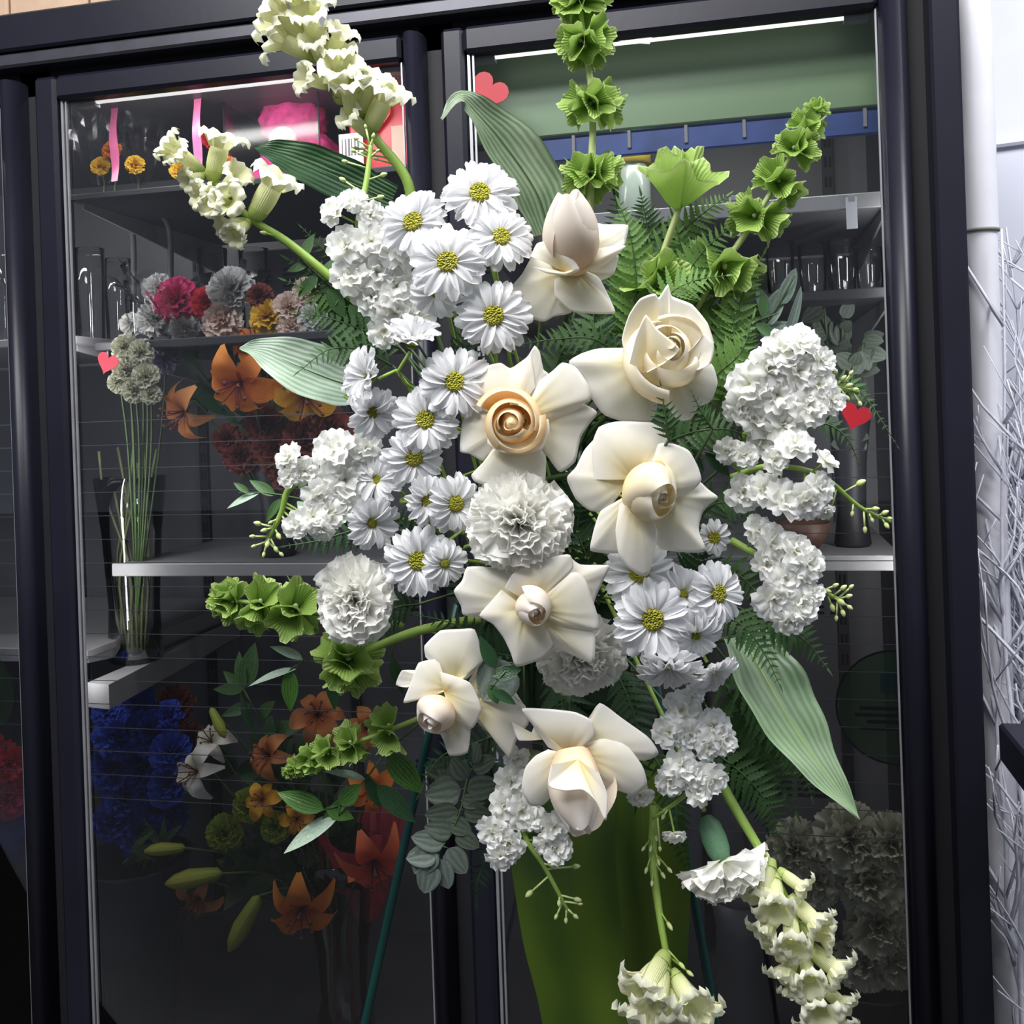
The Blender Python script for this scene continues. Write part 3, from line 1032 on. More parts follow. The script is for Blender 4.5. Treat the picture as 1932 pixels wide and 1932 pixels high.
def carnation(px, py, rx, ry, dirc, label, d=None, seed=5, calyx=False, side=False, mats=None, group='white carnations in the spray', pos=None, stem=True, counts=None):
    d = d or DEP(px, py)
    rr = random.Random(seed)
    pos = pos or PX(px, py, d)
    sc = rx / FPX * d
    t = thing('carnation', label, 'flower', frame(pos, dirc, 0), group)
    rings = counts or [(12, 0.08, 1.0, 0), (11, 0.36, 0.96, .03), (10, 0.66, 0.90, .06), (8, 0.95, 0.82, .10), (6, 1.22, 0.74, .14), (4, 1.42, 0.66, .16)]
    for n, tilt, L, z in rings:
        o = rr.uniform(0, 6)
        for k in range(n):
            a = o + 2 * PI * k / n + rr.uniform(-.15, .15)
            q = R(a, 'Z') @ R(tilt + rr.uniform(-.14, .14), 'X') @ R(rr.uniform(-.4, .4), 'Y')
            m = T(0, 0, z * sc) @ S(1, ry / rx, 1) @ q @ S(sc * L * rr.uniform(.92, 1.06))
            ob = obj('petal', (mats or CP)[rr.randrange(5)], t)
            ob.matrix_basis = m
    if calyx:
        cm = MB().lathe([(0.0, -0.98), (0.14, -0.95), (0.26, -0.75), (0.29, -0.45), (0.27, -0.2), (0.20, -0.02), (0.1, 0.05)], 14)
        obj('calyx', cm.mesh('calyx', M['calyx']), t, S(sc))
    z = t.matrix_basis.col[2].to_3d()
    if stem:
        stem_back(t, pos - z * sc * (0.95 if calyx else 0.2), z, 0.0022, seed + 300, 'stem')
    return t


# ------------------------------------------------------------------ stock spikes
def stock_floret(seed):
    r = random.Random(seed)
    m = MB()
    for ring, (n, tilt, L) in enumerate(((6, 0.10, 1.0), (5, 0.50, 0.85), (4, 0.95, 0.62))):
        o = r.uniform(0, 6)
        for k in range(n):
            p1, p2 = r.uniform(0, 6), r.uniform(0, 6)

            def fn(u, v, p1=p1, p2=p2, L=L):
                t = u * 2 - 1
                hw = 0.40 * (0.15 + 0.95 * math.sin(PI * (0.05 + 0.62 * v)))
                return (t * hw * L, L * (v - 0.10 * t * t * v + 0.05 * math.cos(t * 6 + p1) * v * v),
                        0.10 * math.sin(t * 4 + p1) * v + 0.10 * math.sin(v * 5 + p2) * v + 0.05 * math.sin(t * 9 + p2) * v)
            b = len(m.v)
            m.grid(fn, 5, 4)
            m.xform(R(o + 2 * PI * k / n + r.uniform(-.2, .2), 'Z') @ R(tilt + r.uniform(-.2, .2), 'X'), b)
    return m.mesh('floret', M['stock'])


SF = [stock_floret(s) for s in range(4)]
BUDM = MB().lathe([(0.02, -0.6), (0.30, -0.35), (0.45, 0.05), (0.36, 0.5), (0.12, 0.85), (0.0, 0.9)], 9).mesh('bud', M['bud'])


def poly_px(pts, n=None):
    """curve through (px, py, depth) points"""
    return catmull([PX(*p) for p in pts], n or (len(pts) - 1) * 7 + 1)


def near(curve, p):
    return min(range(len(curve)), key=lambda i: (curve[i] - p).length)


def spike(name, label, cat, path, florets, buds, srad, group, smat='stem', taper=0.5, seed=0, fm_=None, faces=None):
    """stem along path with florets [(px, py, r, (dir))] and buds [(px, py, r)] joined to it by short stalks"""
    rr = random.Random(seed)
    cv = poly_px(path)
    t = thing(name, label, cat, T(cv[0]), group)
    n = len(cv)
    wpart('stem', MB().tube(cv, [srad * (1 - taper * i / (n - 1)) for i in range(n)], 7).mesh('stem', M[smat]), t)
    inv = t.matrix_basis.inverted()
    for fl in florets:
        px, py, r = fl[:3]
        base = (0.25 + rr.uniform(-.3, .3), 0.15 + rr.uniform(-.35, .35), 1)
        dirc = fl[3] if len(fl) > 3 and fl[3] else base
        off = fl[4] if len(fl) > 4 else 0.0
        i = near(cv, PX(px, py, dep(cv[n // 2])))
        dd = dep(cv[i]) - 0.012 - off
        p = PX(px, py, dd)
        sc = r / FPX * dd
        i = near(cv, p)
        f = frame(p, dirc, rr.uniform(0, 6))
        o = obj('floret', (fm_ or SF)[rr.randrange(4)], t, inv @ f @ S(sc * rr.uniform(.95, 1.1)))
        q = f @ Vector((0, 0, -sc * 0.5))
        obj('pedicel', MB().tube([cv[max(0, i - 1)], q, p], 0.0010, 5).xform(inv).mesh('pedicel', M['stem']), t)
    for bd in buds:
        px, py, r = bd[:3]
        i = near(cv, PX(px, py, dep(cv[-1])))
        p = PX(px, py, dep(cv[i]) - 0.004)
        sc = r / FPX * dep(p)
        i = near(cv, p)
        ax = (p - cv[max(0, i - 1)])
        ax = ax if ax.length > 1e-4 else UC
        f = axis_frame(p, ax)
        obj('bud', BUDM, t, inv @ f @ S(sc * rr.uniform(0.9, 1.1)))
        obj('pedicel', MB().tube([cv[max(0, i - 1)], p], 0.0009, 5).xform(inv).mesh('pedicel', M['stem_pale']), t)
    return t


# ------------------------------------------------------------------ snapdragons
def snap_floret(seed):
    r = random.Random(seed)
    m = MB()

    def tubef(u, v):
        a = 2 * PI * u
        rad = 0.11 + 0.105 * math.sin(PI * min(1, v * 0.6 + 0.1))
        return (rad * math.cos(a) * 1.05, rad * math.sin(a) * 0.9, v * 0.62)
    m.grid(tubef, 10, 5)
    lobes = [(0.9, 0.62, 0.50, 0.7), (2.24, 0.62, 0.50, 0.7), (-1.57, 0.50, 0.52, 0.75), (-0.62, 0.46, 0.46, 0.7), (-2.52, 0.46, 0.46, 0.7)]
    for ang, L, w, out in lobes:
        p1 = r.uniform(0, 6)

        def fn(u, v, ang=ang, L=L, w=w, out=out, p1=p1):
            t = u * 2 - 1
            hw = w * 0.55 * (0.45 + 0.75 * math.sin(PI * (0.1 + 0.68 * v)))
            rad = 0.20 + L * v * out
            z = 0.58 + 0.34 * math.sin(v * PI * 0.62) - 0.16 * v * v + 0.06 * math.sin(t * 6 + p1) * v
            x = t * hw
            rad -= 0.05 * t * t
            return (math.cos(ang) * rad - math.sin(ang) * x, math.sin(ang) * rad + math.cos(ang) * x, z)
        b = len(m.v)
        m.grid(fn, 6, 4)
        for i in range(b, len(m.v)):
            m.u[i] = (m.u[i][0], 0.6 + 0.4 * m.u[i][1])
    for i in range(0, 11 * 6):
        m.u[i] = (m.u[i][0], 0.6 * m.u[i][1])
    b = len(m.v)
    m.lathe([(0.0, -0.03), (0.15, 0.0), (0.19, 0.10), (0.20, 0.16)], 8)
    for i in range(b, len(m.v)):
        m.u[i] = (0, 0.0)
    return m.mesh('floret', M['snap'])


NF = [snap_floret(s) for s in range(4)]


def snapdragon(label, path, florets, buds, srad, seed, leaves=()):
    """florets: (foot px, foot py, mouth px, mouth py, toward)"""
    rr = random.Random(seed)
    cv = poly_px(path)
    n = len(cv)
    t = thing('snapdragon', label, 'flower', T(cv[0]), 'cream snapdragon spikes in the spray')
    inv = t.matrix_basis.inverted()
    wpart('stem', MB().tube(cv, [srad * (1 - 0.55 * i / (n - 1)) for i in range(n)], 7).mesh('stem', M['stem']), t)
    for fx, fy, mx, my, tw in florets:
        i = near(cv, PX(fx, fy, dep(cv[n // 2])))
        dd = dep(cv[i])
        p = cv[i].lerp(PX(fx, fy, dd), 0.8)
        q = PX(mx, my, dd - tw)
        ax = q - p
        L = ax.length * 1.25
        f = axis_frame(p, ax, FC * -1) @ R(rr.uniform(-0.5, 0.5), 'Z')
        wid = L * rr.uniform(0.68, 0.84)
        obj('floret', NF[rr.randrange(4)], t, inv @ f @ S(wid, wid, L))
        i = near(cv, p)
        obj('pedicel', MB().tube([cv[i], p], 0.0014, 5).xform(inv).mesh('pedicel', M['stem']), t)
    for px, py, r in buds:
        i = near(cv, PX(px, py, dep(cv[-1])))
        p = PX(px, py, dep(cv[i]) - 0.006)
        ax = p - cv[max(0, near(cv, p) - 2)]
        sc = r / FPX * dep(p)
        obj('bud', BUDM, t, inv @ axis_frame(p, ax) @ S(sc, sc, sc * 1.3))
        obj('pedicel', MB().tube([cv[max(0, near(cv, p) - 2)], p], 0.0009, 5).xform(inv).mesh('pedicel', M['stem']), t)
    return t


# ------------------------------------------------------------------ bells of ireland
def bell_mesh(seed):
    r = random.Random(seed)
    ph = r.uniform(0, 6)

    def fn(rad, z, a, v):
        k = 1 + (0.16 * math.cos(5 * a + ph) + 0.07 * math.cos(3 * a + ph * 2)) * v * v
        return rad * k, z + 0.10 * math.cos(5 * a + ph) * v ** 3 - 0.06 * math.cos(2 * a) * v
    m = MB().lathe([(0.06, 0.0), (0.16, 0.08), (0.26, 0.22), (0.36, 0.42), (0.47, 0.62), (0.58, 0.78), (0.66, 0.86), (0.67, 0.88)], 20, fn=fn)
    return m.mesh('bell', M['bell'])


BM = [bell_mesh(s) for s in range(3)]
BFL = MB().lathe([(0.0, 0.05), (0.06, 0.08), (0.10, 0.2), (0.06, 0.3), (0.0, 0.34)], 8).mesh('tiny_flower', M['bell_flower'])
LEAFLET = None


def bells(label, path, whorls, srad, seed, smat='stem_pale', cups=()):
    """whorls: (position 0..1 along the path, bell radius px, count, lean along the stem -1..1)"""
    rr = random.Random(seed)
    cv = poly_px(path, 40)
    n = len(cv)
    t = thing('bells_of_ireland', label, 'flower', T(cv[0]), 'green bell stems in the spray')
    inv = t.matrix_basis.inverted()
    wpart('stem', MB().tube(cv, [srad * (1 - 0.45 * i / (n - 1)) for i in range(n)], 6).mesh('stem', M[smat]), t)
    for s, r, cnt, lean in whorls:
        i = min(n - 2, max(1, int(s * (n - 1))))
        p = cv[i]
        ax = (cv[i + 1] - cv[i - 1]).normalized()
        x = ax.cross(FC).normalized()
        y = ax.cross(x)
        sc = r / FPX * dep(p)
        o = rr.uniform(0, 6)
        for k in range(cnt):
            a = o + 2 * PI * k / cnt + rr.uniform(-.2, .2)
            d = (x * math.cos(a) + y * math.sin(a) + ax * (lean + rr.uniform(-.45, .45))).normalized()
            f = axis_frame(p + d * sc * 0.08, d, ax)
            b = obj('bell', BM[rr.randrange(3)], t, inv @ f @ S(sc * rr.uniform(.95, 1.15)) @ R(rr.uniform(0, 6), 'Z'))
            obj('tiny_flower', BFL, b)
    for fx, fy, tx, ty, wd, tw in cups:
        i = near(cv, PX(fx, fy, dep(cv[n // 2])))
        p, q = cv[i], PX(tx, ty, dep(cv[i]) - tw)
        L = (q - p).length / 0.82
        w = wd / FPX * dep(p) / 1.25
        b = obj('bell', BM[rr.randrange(3)], t, inv @ axis_frame(p, q - p, FC) @ S(w, w, L) @ R(rr.uniform(0, 6), 'Z'))
        obj('tiny_flower', BFL, b)
    return t


# ------------------------------------------------------------------ leaves
def ribbon_leaf(path, widths, nrm, fold=0.15, wave=0.0, n=26, m=8, seed=0, twist=None):
    """broad leaf along a curve of (px, py, depth); widths in px at even stations; nrm = camera-space facing (r,u,f) or list"""
    cv = poly_px(path, n + 1)
    W = catmull([Vector((w, 0, 0)) for w in widths], n + 1)
    nr = catmull([Vector(q) for q in (nrm if isinstance(nrm, list) else [nrm, nrm])], n + 1)
    ph = random.Random(seed).uniform(0, 6)
    v, uv, f = [], [], []
    for i, p in enumerate(cv):
        t = (cv[min(n, i + 1)] - cv[max(0, i - 1)]).normalized()
        q = nr[i]
        N_ = (RC * q.x + UC * q.y + FC * q.z)
        N_ = (N_ - t * N_.dot(t)).normalized()
        side = t.cross(N_).normalized()
        hw = max(0.0006, W[i].x / FPX * dep(p) / 2)
        for k in range(m + 1):
            s = k / m * 2 - 1
            z = hw * fold * (abs(s) ** 1.5) + wave * math.sin(i * 0.9 + s * 3 + ph) * abs(s) * 0.004
            v.append(tuple(p + side * s * hw + N_ * z))
            uv.append((k / m, i / n))
    for i in range(n):
        for k in range(m):
            a = i * (m + 1) + k
            f.append((a, a + 1, a + m + 2, a + m + 1))
    return MB().poly(v, f, uv=uv)


def broad_leaf(label, path, widths, nrm, mat, fold=0.15, wave=0.3, seed=0, rib=None):
    mb = ribbon_leaf(path, widths, nrm, fold, wave, seed=seed)
    cv = poly_px(path, 27)
    t = thing('broad_leaf', label, 'leaf', T(cv[0]), 'broad aspidistra leaves in the spray')
    bl = wpart('blade', mb.mesh('blade', M[mat]), t)
    wpart('midrib', MB().tube([p - FC * 0.0008 for p in cv], [0.0018 * (1 - 0.8 * i / 26) for i in range(27)], 5).mesh('midrib', M[rib or 'stem_dark']), t)
    e = foam_pt(seed + 77)
    wpart('stem', MB().tube(catmull([cv[0], cv[0].lerp(e, 0.5) - FC * 0.02, e], 8), 0.0022, 6).mesh('stem', M['stem_dark']), t)
    return t


def leaf_mesh(name, w, mat, fold=0.12, tip=0.75, bend=0.15, nseg=8, shape=0.9):
    """unit leaf along +y, face +z"""
    def fn(u, v):
        s = u * 2 - 1
        hw = w * math.sin(PI * v ** tip) ** shape
        return (s * hw, v, fold * abs(s) * hw * 2 - bend * v * v)
    return MB().grid(fn, 4, nseg).mesh(name, mat)


def pinna_mesh(name, mat, w=0.17, lobes=7, seed=0):
    r = random.Random(seed)

    def fn(u, v):
        s = u * 2 - 1
        env = w * (1 - v ** 1.6) ** 0.8 * (0.75 + 0.25 * min(1, v * 6))
        saw = 0.62 + 0.38 * abs(math.sin(PI * lobes * v))
        yy = v + (0.05 * abs(s))
        return (s * env * (saw if abs(s) > 0.9 else 1), yy, 0.10 * abs(s) * env * 4 * 0.5 - 0.12 * v * v)
    return MB().grid(fn, 2, lobes * 2).mesh(name, mat)


PIN = {k: [pinna_mesh('leaflet', M[k], 0.15, 7, 1), pinna_mesh('leaflet', M[k], 0.19, 6, 2)] for k in ('fern', 'fern_bright', 'fern_dark')}
RUS = {k: leaf_mesh('leaf', 0.20, M[k], 0.10, 0.8, 0.10) for k in ('ruscus', 'leaf_dark', 'leaf', 'fern_bright', 'leaf_pale')}
EUC = {k: leaf_mesh('leaf', 0.36, M[k], 0.05, 0.72, 0.08, 8, 0.6) for k in ('euc', 'euc_light', 'sage')}


def fern(label, path, width, nrm, mat='fern', pairs=15, seed=0, base_w=0.55, stemmat='stem_dark', group='fern fronds in the spray'):
    rr = random.Random(seed)
    cv = poly_px(path, 3 * pairs + 2)
    n = len(cv)
    t = thing('fern_frond', label, 'fern', T(cv[0]), group)
    inv = t.matrix_basis.inverted()
    wpart('rachis', MB().tube(cv, [0.0012 * (1 - 0.7 * i / (n - 1)) for i in range(n)], 5).mesh('rachis', M[stemmat]), t)
    Nn = (RC * nrm[0] + UC * nrm[1] + FC * nrm[2]).normalized()
    for k in range(pairs):
        i = 3 * k + 2
        s = k / (pairs - 1)
        p = cv[i]
        tg = (cv[min(n - 1, i + 1)] - cv[i - 1]).normalized()
        nn = (Nn - tg * Nn.dot(tg)).normalized()
        side = tg.cross(nn)
        L = width / FPX * dep(p) * 0.5 * (base_w + (1 - base_w) * min(1, s * 4)) * (1 - s ** 1.5 * 0.85)
        for sg in (-1, 1):
            d = (side * sg + tg * rr.uniform(0.45, 0.65)).normalized()
            x = d.cross(nn + Vector((rr.uniform(-.3, .3), rr.uniform(-.3, .3), rr.uniform(-.3, .3)))).normalized()
            z = x.cross(d)
            f = Matrix((x, d, z)).transposed().to_4x4()
            l = L * rr.uniform(.9, 1.1)
            obj('leaflet', PIN[mat][rr.randrange(2)], t, inv @ T(p) @ f @ S(l))
    p = cv[-1]
    tg = (cv[-1] - cv[-3]).normalized()
    x = tg.cross(Nn).normalized()
    f = Matrix((x, tg, x.cross(tg))).transposed().to_4x4()
    obj('leaflet', PIN[mat][0], t, inv @ T(p) @ f @ S(width / FPX * dep(p) * 0.16))
    e = foam_pt(seed + 5)
    wpart('stem', MB().tube(catmull([cv[0], cv[0].lerp(e, 0.5) - FC * 0.015, e], 7), 0.0014, 5).mesh('stem', M['stem_dark']), t)
    return t


def branch(name, label, cat, path, leaves, lm, group, srad=0.0013, smat='stem_dark', seed=0, to_foam=True):
    """leaves: (foot px, foot py, tip px, tip py, width factor, facing, mesh key or None, depth offset of the tip)"""
    rr = random.Random(seed)
    cv = poly_px(path)
    n = len(cv)
    t = thing(name, label, cat, T(cv[0]), group)
    inv = t.matrix_basis.inverted()
    wpart('stem', MB().tube(cv, [srad * (1 - 0.5 * i / (n - 1)) for i in range(n)], 5).mesh('stem', M[smat]), t)
    for lf in leaves:
        fx, fy, tx, ty, w, nr = lf[:6]
        mesh = lf[6] if len(lf) > 6 and lf[6] else lm
        off = lf[7] if len(lf) > 7 else 0.0
        i = near(cv, PX(fx, fy, dep(cv[n // 2])))
        dd = dep(cv[i])
        p, q = PX(fx, fy, dd), PX(tx, ty, dd - off)
        d = q - p
        L = d.length
        d.normalize()
        Nn = RC * nr[0] + UC * nr[1] + FC * nr[2]
        x = d.cross(Nn).normalized()
        f = Matrix((x, d, x.cross(d))).transposed().to_4x4()
        o = obj('leaf', mesh, t, inv @ T(p) @ f @ S(L * w, L, L))
        j = near(cv, p)
        if (cv[j] - p).length > 0.002:
            obj('leaf_stalk', MB().tube([cv[j], p], 0.0008, 4).xform(inv).mesh('leaf_stalk', M['stem_dark']), t)
    if to_foam:
        e = foam_pt(seed + 15)
        wpart('stem', MB().tube(catmull([cv[0], cv[0].lerp(e, 0.5) - FC * 0.015, e], 7), srad, 5).mesh('stem', M['stem_dark']), t)
    return t
# ------------------------------------------------------------------ roses
rose((1080, 500), 0.875, (1076, 508, 58, 160, (-0.06, 0.80, 0.60), 0.86, 7, 0.02, 2), [
    ([(1112, 412), (1140, 420), (1187, 421), (1183, 450), (1175, 470), (1150, 490), (1100, 512)], (1080, 498), -6, -14, 6),
    ([(1115, 500), (1150, 487), (1170, 478), (1160, 515), (1135, 526), (1105, 522)], (1085, 508), -10, -22, 2),
    ([(1046, 528), (1047, 560), (1078, 588), (1118, 593), (1160, 592), (1152, 566), (1130, 524), (1098, 508)], (1082, 508), 2, 6, 9),
    ([(1030, 472), (1006, 478), (985, 515), (960, 548), (988, 592), (1025, 606), (1046, 596), (1080, 588), (1075, 545)], (1072, 512), -2, -14, 6),
    ([(1000, 492), (1012, 468), (1040, 464), (1066, 486), (1090, 518), (1064, 528), (1030, 524), (1004, 512)], (1062, 520), 50, 60, 14),
    ([(1084, 518), (1098, 496), (1128, 472), (1178, 468), (1150, 496), (1118, 516)], (1090, 516), 40, 26, 8),
], 'ivory rose with a tall closed bud, highest rose of the spray', 11, 'rose_pink')

rose((1250, 660), 0.865, (1252, 682, 84, 96, (0.03, 0.30, 0.95), 0.58, 8, 0.10, -6), [
    ([(1185, 655), (1130, 656), (1095, 667), (1073, 683), (1104, 714), (1116, 748), (1140, 782), (1180, 796), (1228, 798), (1243, 775), (1244, 730)], (1215, 690), 0, -22, 12),
    ([(1330, 668), (1350, 690), (1358, 722), (1346, 757), (1322, 768), (1308, 791), (1284, 793), (1262, 765), (1246, 720)], (1255, 690), 0, -24, 8),
    ([(1198, 706), (1225, 700), (1270, 684), (1303, 652), (1318, 634), (1336, 656), (1328, 690), (1292, 706), (1245, 722)], (1262, 700), 44, 64, 8),
    ([(1178, 690), (1190, 640), (1207, 602), (1228, 628), (1270, 664), (1240, 690), (1210, 706)], (1212, 704), 50, 84, 12, 'rose_in'),
    ([(1180, 690), (1168, 645), (1180, 600), (1200, 570), (1228, 560), (1242, 580)], (1220, 660), 24, 52, 4, 'rose_in'),
    ([(1205, 600), (1240, 562), (1254, 541), (1262, 563), (1300, 578), (1328, 612), (1340, 650)], (1258, 670), 10, 38, 10, 'rose'),
], 'large round ivory rose bud with two broad drooping petals, fern tip below it', 12)

rose((972, 795), 0.862, (968, 798, 64, 62, (-0.08, 0.02, 1), 0.55, 8, 0.12, 0), [
    ([(912, 775), (892, 745), (892, 708), (920, 689), (945, 684), (962, 694), (985, 684), (1000, 668), (1006, 692), (1010, 730)], (968, 790), -4, -10, 8),
    ([(962, 696), (994, 673), (1009, 651), (1019, 663), (1026, 696), (1036, 706), (1018, 745)], (985, 780), -10, -18, 2),
    ([(1018, 718), (1042, 700), (1061, 684), (1086, 692), (1109, 724), (1117, 752), (1096, 766), (1070, 790), (1042, 806)], (985, 788), 0, -4, 14),
    ([(1046, 796), (1076, 779), (1100, 761), (1129, 778), (1112, 802), (1096, 828), (1086, 872), (1056, 892), (1028, 852)], (990, 800), -6, -14, 8),
    ([(908, 748), (884, 775), (870, 800), (867, 852), (886, 857), (914, 872), (928, 838)], (962, 800), -10, -20, 6),
    ([(935, 838), (912, 872), (889, 896), (896, 909), (922, 916), (962, 911), (1000, 919), (1027, 916), (1031, 872), (1026, 838)], (976, 806), -2, -4, 10),
    ([(925, 800), (920, 836), (945, 852), (985, 858), (1022, 848), (1036, 815), (1034, 790)], (980, 806), 8, 26, 10, 'rose_in'),
], 'open ivory rose with a peach spiral heart between daisies and round bud rose', 13, 'rose_peach')

rose((1215, 930), 0.85, (1206, 906, 62, 84, (0.52, -0.36, 0.78), 0.72, 7, 0.06, 6), [
    ([(1122, 905), (1117, 842), (1130, 806), (1165, 795), (1241, 798), (1256, 815), (1262, 848), (1240, 885), (1200, 905)], (1196, 905), -2, -6, 14),
    ([(1212, 892), (1240, 838), (1270, 837), (1299, 850), (1316, 880), (1323, 906), (1308, 924), (1284, 940), (1262, 965)], (1222, 922), 2, 2, 14),
    ([(1122, 830), (1104, 850), (1088, 882), (1070, 904), (1088, 944), (1114, 966), (1141, 967), (1160, 948), (1172, 905)], (1192, 904), -12, -22, 10),
    ([(1284, 930), (1318, 907), (1340, 925), (1359, 940), (1340, 955), (1327, 972), (1320, 1002), (1334, 1041), (1300, 1044), (1244, 1036), (1222, 985)], (1230, 935), -6, -14, 12),
    ([(1168, 944), (1134, 966), (1121, 1002), (1115, 1041), (1160, 1047), (1198, 1042), (1218, 980)], (1200, 928), -8, -14, 6),
    ([(1168, 950), (1160, 1000), (1166, 1046), (1186, 1072), (1210, 1086), (1223, 1082), (1233, 1042), (1238, 1002), (1229, 974), (1214, 950)], (1198, 922), 4, 12, 16),
], 'ivory rose with a small yellow heart and wide pointed petals right of centre', 14)

rose((1010, 1150), 0.845, (996, 1132, 40, 60, (0.22, -0.34, 0.92), 0.74, 6, 0.06, 4), [
    ([(990, 1092), (935, 1073), (881, 1072), (871, 1098), (855, 1118), (869, 1148), (873, 1165), (922, 1172), (962, 1162)], (988, 1138), -8, -18, 8),
    ([(1072, 1050), (1096, 1068), (1151, 1069), (1141, 1096), (1126, 1130), (1118, 1152), (1088, 1142)], (1035, 1118), -10, -20, 4),
    ([(952, 1108), (965, 1084), (990, 1065), (1030, 1052), (1074, 1045), (1082, 1070), (1064, 1092), (1032, 1118)], (1003, 1138), 0, 6, 12),
    ([(1058, 1178), (1120, 1187), (1121, 1252), (1090, 1242), (1052, 1226), (1030, 1236), (1016, 1200)], (1014, 1156), -4, -8, 10),
    ([(1030, 1108), (1064, 1084), (1088, 1079), (1106, 1096), (1121, 1140), (1129, 1166), (1128, 1189), (1088, 1189), (1052, 1180)], (1012, 1150), 2, 2, 14),
    ([(946, 1112), (924, 1136), (904, 1160), (930, 1176), (950, 1202), (964, 1232), (973, 1257), (1000, 1251), (1026, 1241), (1047, 1216), (1036, 1182)], (994, 1148), 2, 4, 12),
], 'star shaped wide open ivory rose in the lower middle of the spray', 15, 'rose_pink')

rose((850, 1310), 0.872, (838, 1326, 46, 60, (-0.42, -0.58, 0.72), 0.66, 6, 0.10, 4), [
    ([(802, 1242), (800, 1220), (830, 1191), (868, 1187), (896, 1187), (913, 1240), (905, 1256), (884, 1278), (850, 1276), (818, 1262)], (858, 1284), -2, -2, 12),
    ([(826, 1242), (790, 1250), (774, 1290), (761, 1326), (786, 1322), (822, 1312), (844, 1292)], (848, 1296), 4, 2, 10),
    ([(790, 1270), (756, 1270), (744, 1298), (766, 1301), (792, 1292)], (820, 1285), -12, -18, 2),
    ([(832, 1264), (856, 1270), (888, 1284), (906, 1320), (909, 1338), (891, 1372), (862, 1356), (846, 1326)], (838, 1302), 10, 14, 12),
    ([(828, 1388), (836, 1402), (848, 1428), (882, 1421), (888, 1372), (872, 1348), (842, 1352)], (846, 1344), -4, -8, 6),
    ([(900, 1316), (930, 1330), (944, 1302), (957, 1279), (973, 1310), (992, 1340), (999, 1367), (976, 1396), (962, 1438), (950, 1412), (920, 1386), (896, 1366)], (886, 1334), -6, -16, 8),
    ([(884, 1288), (900, 1264), (920, 1255), (917, 1298), (909, 1322)], (884, 1316), -8, -14, 3),
], 'tousled blush ivory rose facing down at lower left of the spray', 16, 'rose_pink')

rose((1090, 1430), 0.86, (1082, 1412, 64, 150, (0.08, -0.84, 0.50), 0.78, 6, 0.04, 8), [
    ([(966, 1318), (990, 1335), (1010, 1372), (1000, 1398), (978, 1404), (964, 1370)], (1030, 1400), -16, -20, 2),
    ([(1112, 1362), (1134, 1332), (1176, 1360), (1226, 1395), (1245, 1426), (1216, 1441), (1190, 1424), (1144, 1410)], (1090, 1406), -8, -16, 8),
    ([(1034, 1410), (1006, 1370), (984, 1337), (1040, 1337), (1085, 1341), (1116, 1356), (1122, 1386), (1100, 1408), (1066, 1424)], (1074, 1424), -2, 4, 12),
    ([(1104, 1404), (1144, 1389), (1186, 1410), (1213, 1446), (1221, 1482), (1196, 1501), (1164, 1492), (1138, 1486), (1122, 1450)], (1092, 1422), -2, -4, 12),
    ([(1036, 1410), (1030, 1446), (1058, 1452), (1092, 1450), (1116, 1472), (1134, 1508), (1137, 1462), (1122, 1424)], (1086, 1410), 66, 104, 14),
    ([(1034, 1414), (1010, 1426), (990, 1450), (984, 1492), (1000, 1521), (1026, 1521), (1046, 1496), (1054, 1450)], (1072, 1418), -2, -2, 12),
], 'ivory rose hanging head down, lowest rose of the spray', 17, 'rose_pink')

# ------------------------------------------------------------------ daisies
daisy(905, 368, 76, (0.05, 0.36, 1), 'daisy at the very top of the white cluster by the broad leaf', 0.885)
daisy(782, 422, 72, (-0.34, 0.30, 1), 'daisy turned left beside the white stock stem at the upper left', 0.89)
daisy(846, 496, 76, (-0.05, 0.08, 1), 'large daisy full face in the middle of the upper cluster', 0.862)
daisy(945, 450, 66, (0.18, 0.28, 1), 'daisy beside the highest rose in the upper cluster', 0.872)
daisy(931, 597, 74, (0.04, 0.05, 1), 'daisy alone below the upper cluster, left of the highest rose', 0.868)
daisy(822, 552, 56, (-0.2, -0.45, 0.8), 'daisy half hidden under the large daisy of the upper cluster', 0.892, eye=0)
daisy(776, 650, 64, (0.2, 0.86, 0.5), 'daisy seen from the side facing up above the middle cluster', 0.878, cup=0.75, eye=0)
daisy(858, 722, 72, (0.03, 0.12, 1), 'daisy with a bright eye touching the peach hearted rose', 0.868)
daisy(700, 712, 66, (-0.78, 0.16, 0.62), 'daisy turned far left at the edge of the middle cluster', 0.885, cup=0.55, eye=0)
daisy(698, 776, 56, (0.55, -0.35, 0.8), 'daisy tucked under the left turned daisy of the middle cluster', 0.88, cup=0.5)
daisy(804, 793, 68, (-0.06, 0.18, 1), 'daisy with a green eye in the centre of the middle cluster', 0.874)
daisy(780, 864, 62, (0.28, -0.05, 1), 'narrow daisy at the bottom of the middle cluster', 0.876)
daisy(712, 905, 54, (-0.3, 0.2, 0.9), 'daisy behind the left stock flowers below the middle cluster', 0.892, eye=0)
daisy(800, 945, 54, (0.62, 0.05, 0.8), 'daisy turned right left of the central carnation', 0.872, cup=0.4)
daisy(858, 950, 60, (0.40, -0.02, 0.95), 'daisy pushed against the central carnation', 0.868)
daisy(700, 985, 56, (0.45, -0.2, 0.9), 'daisy above the left carnation with tangled petals', 0.886, cup=0.4, eye=0.6)
daisy(790, 1057, 70, (-0.05, 0.02, 1), 'daisy with dark eye right of the left carnation', 0.876)
daisy(838, 1062, 46, (0.35, -0.05, 0.95), 'small daisy overlapping the dark eyed daisy by the left carnation', 0.866, eye=0.7)
daisy(1230, 1168, 80, (0.0, 0.06, 1), 'biggest daisy of the right cluster facing the front', 0.858)
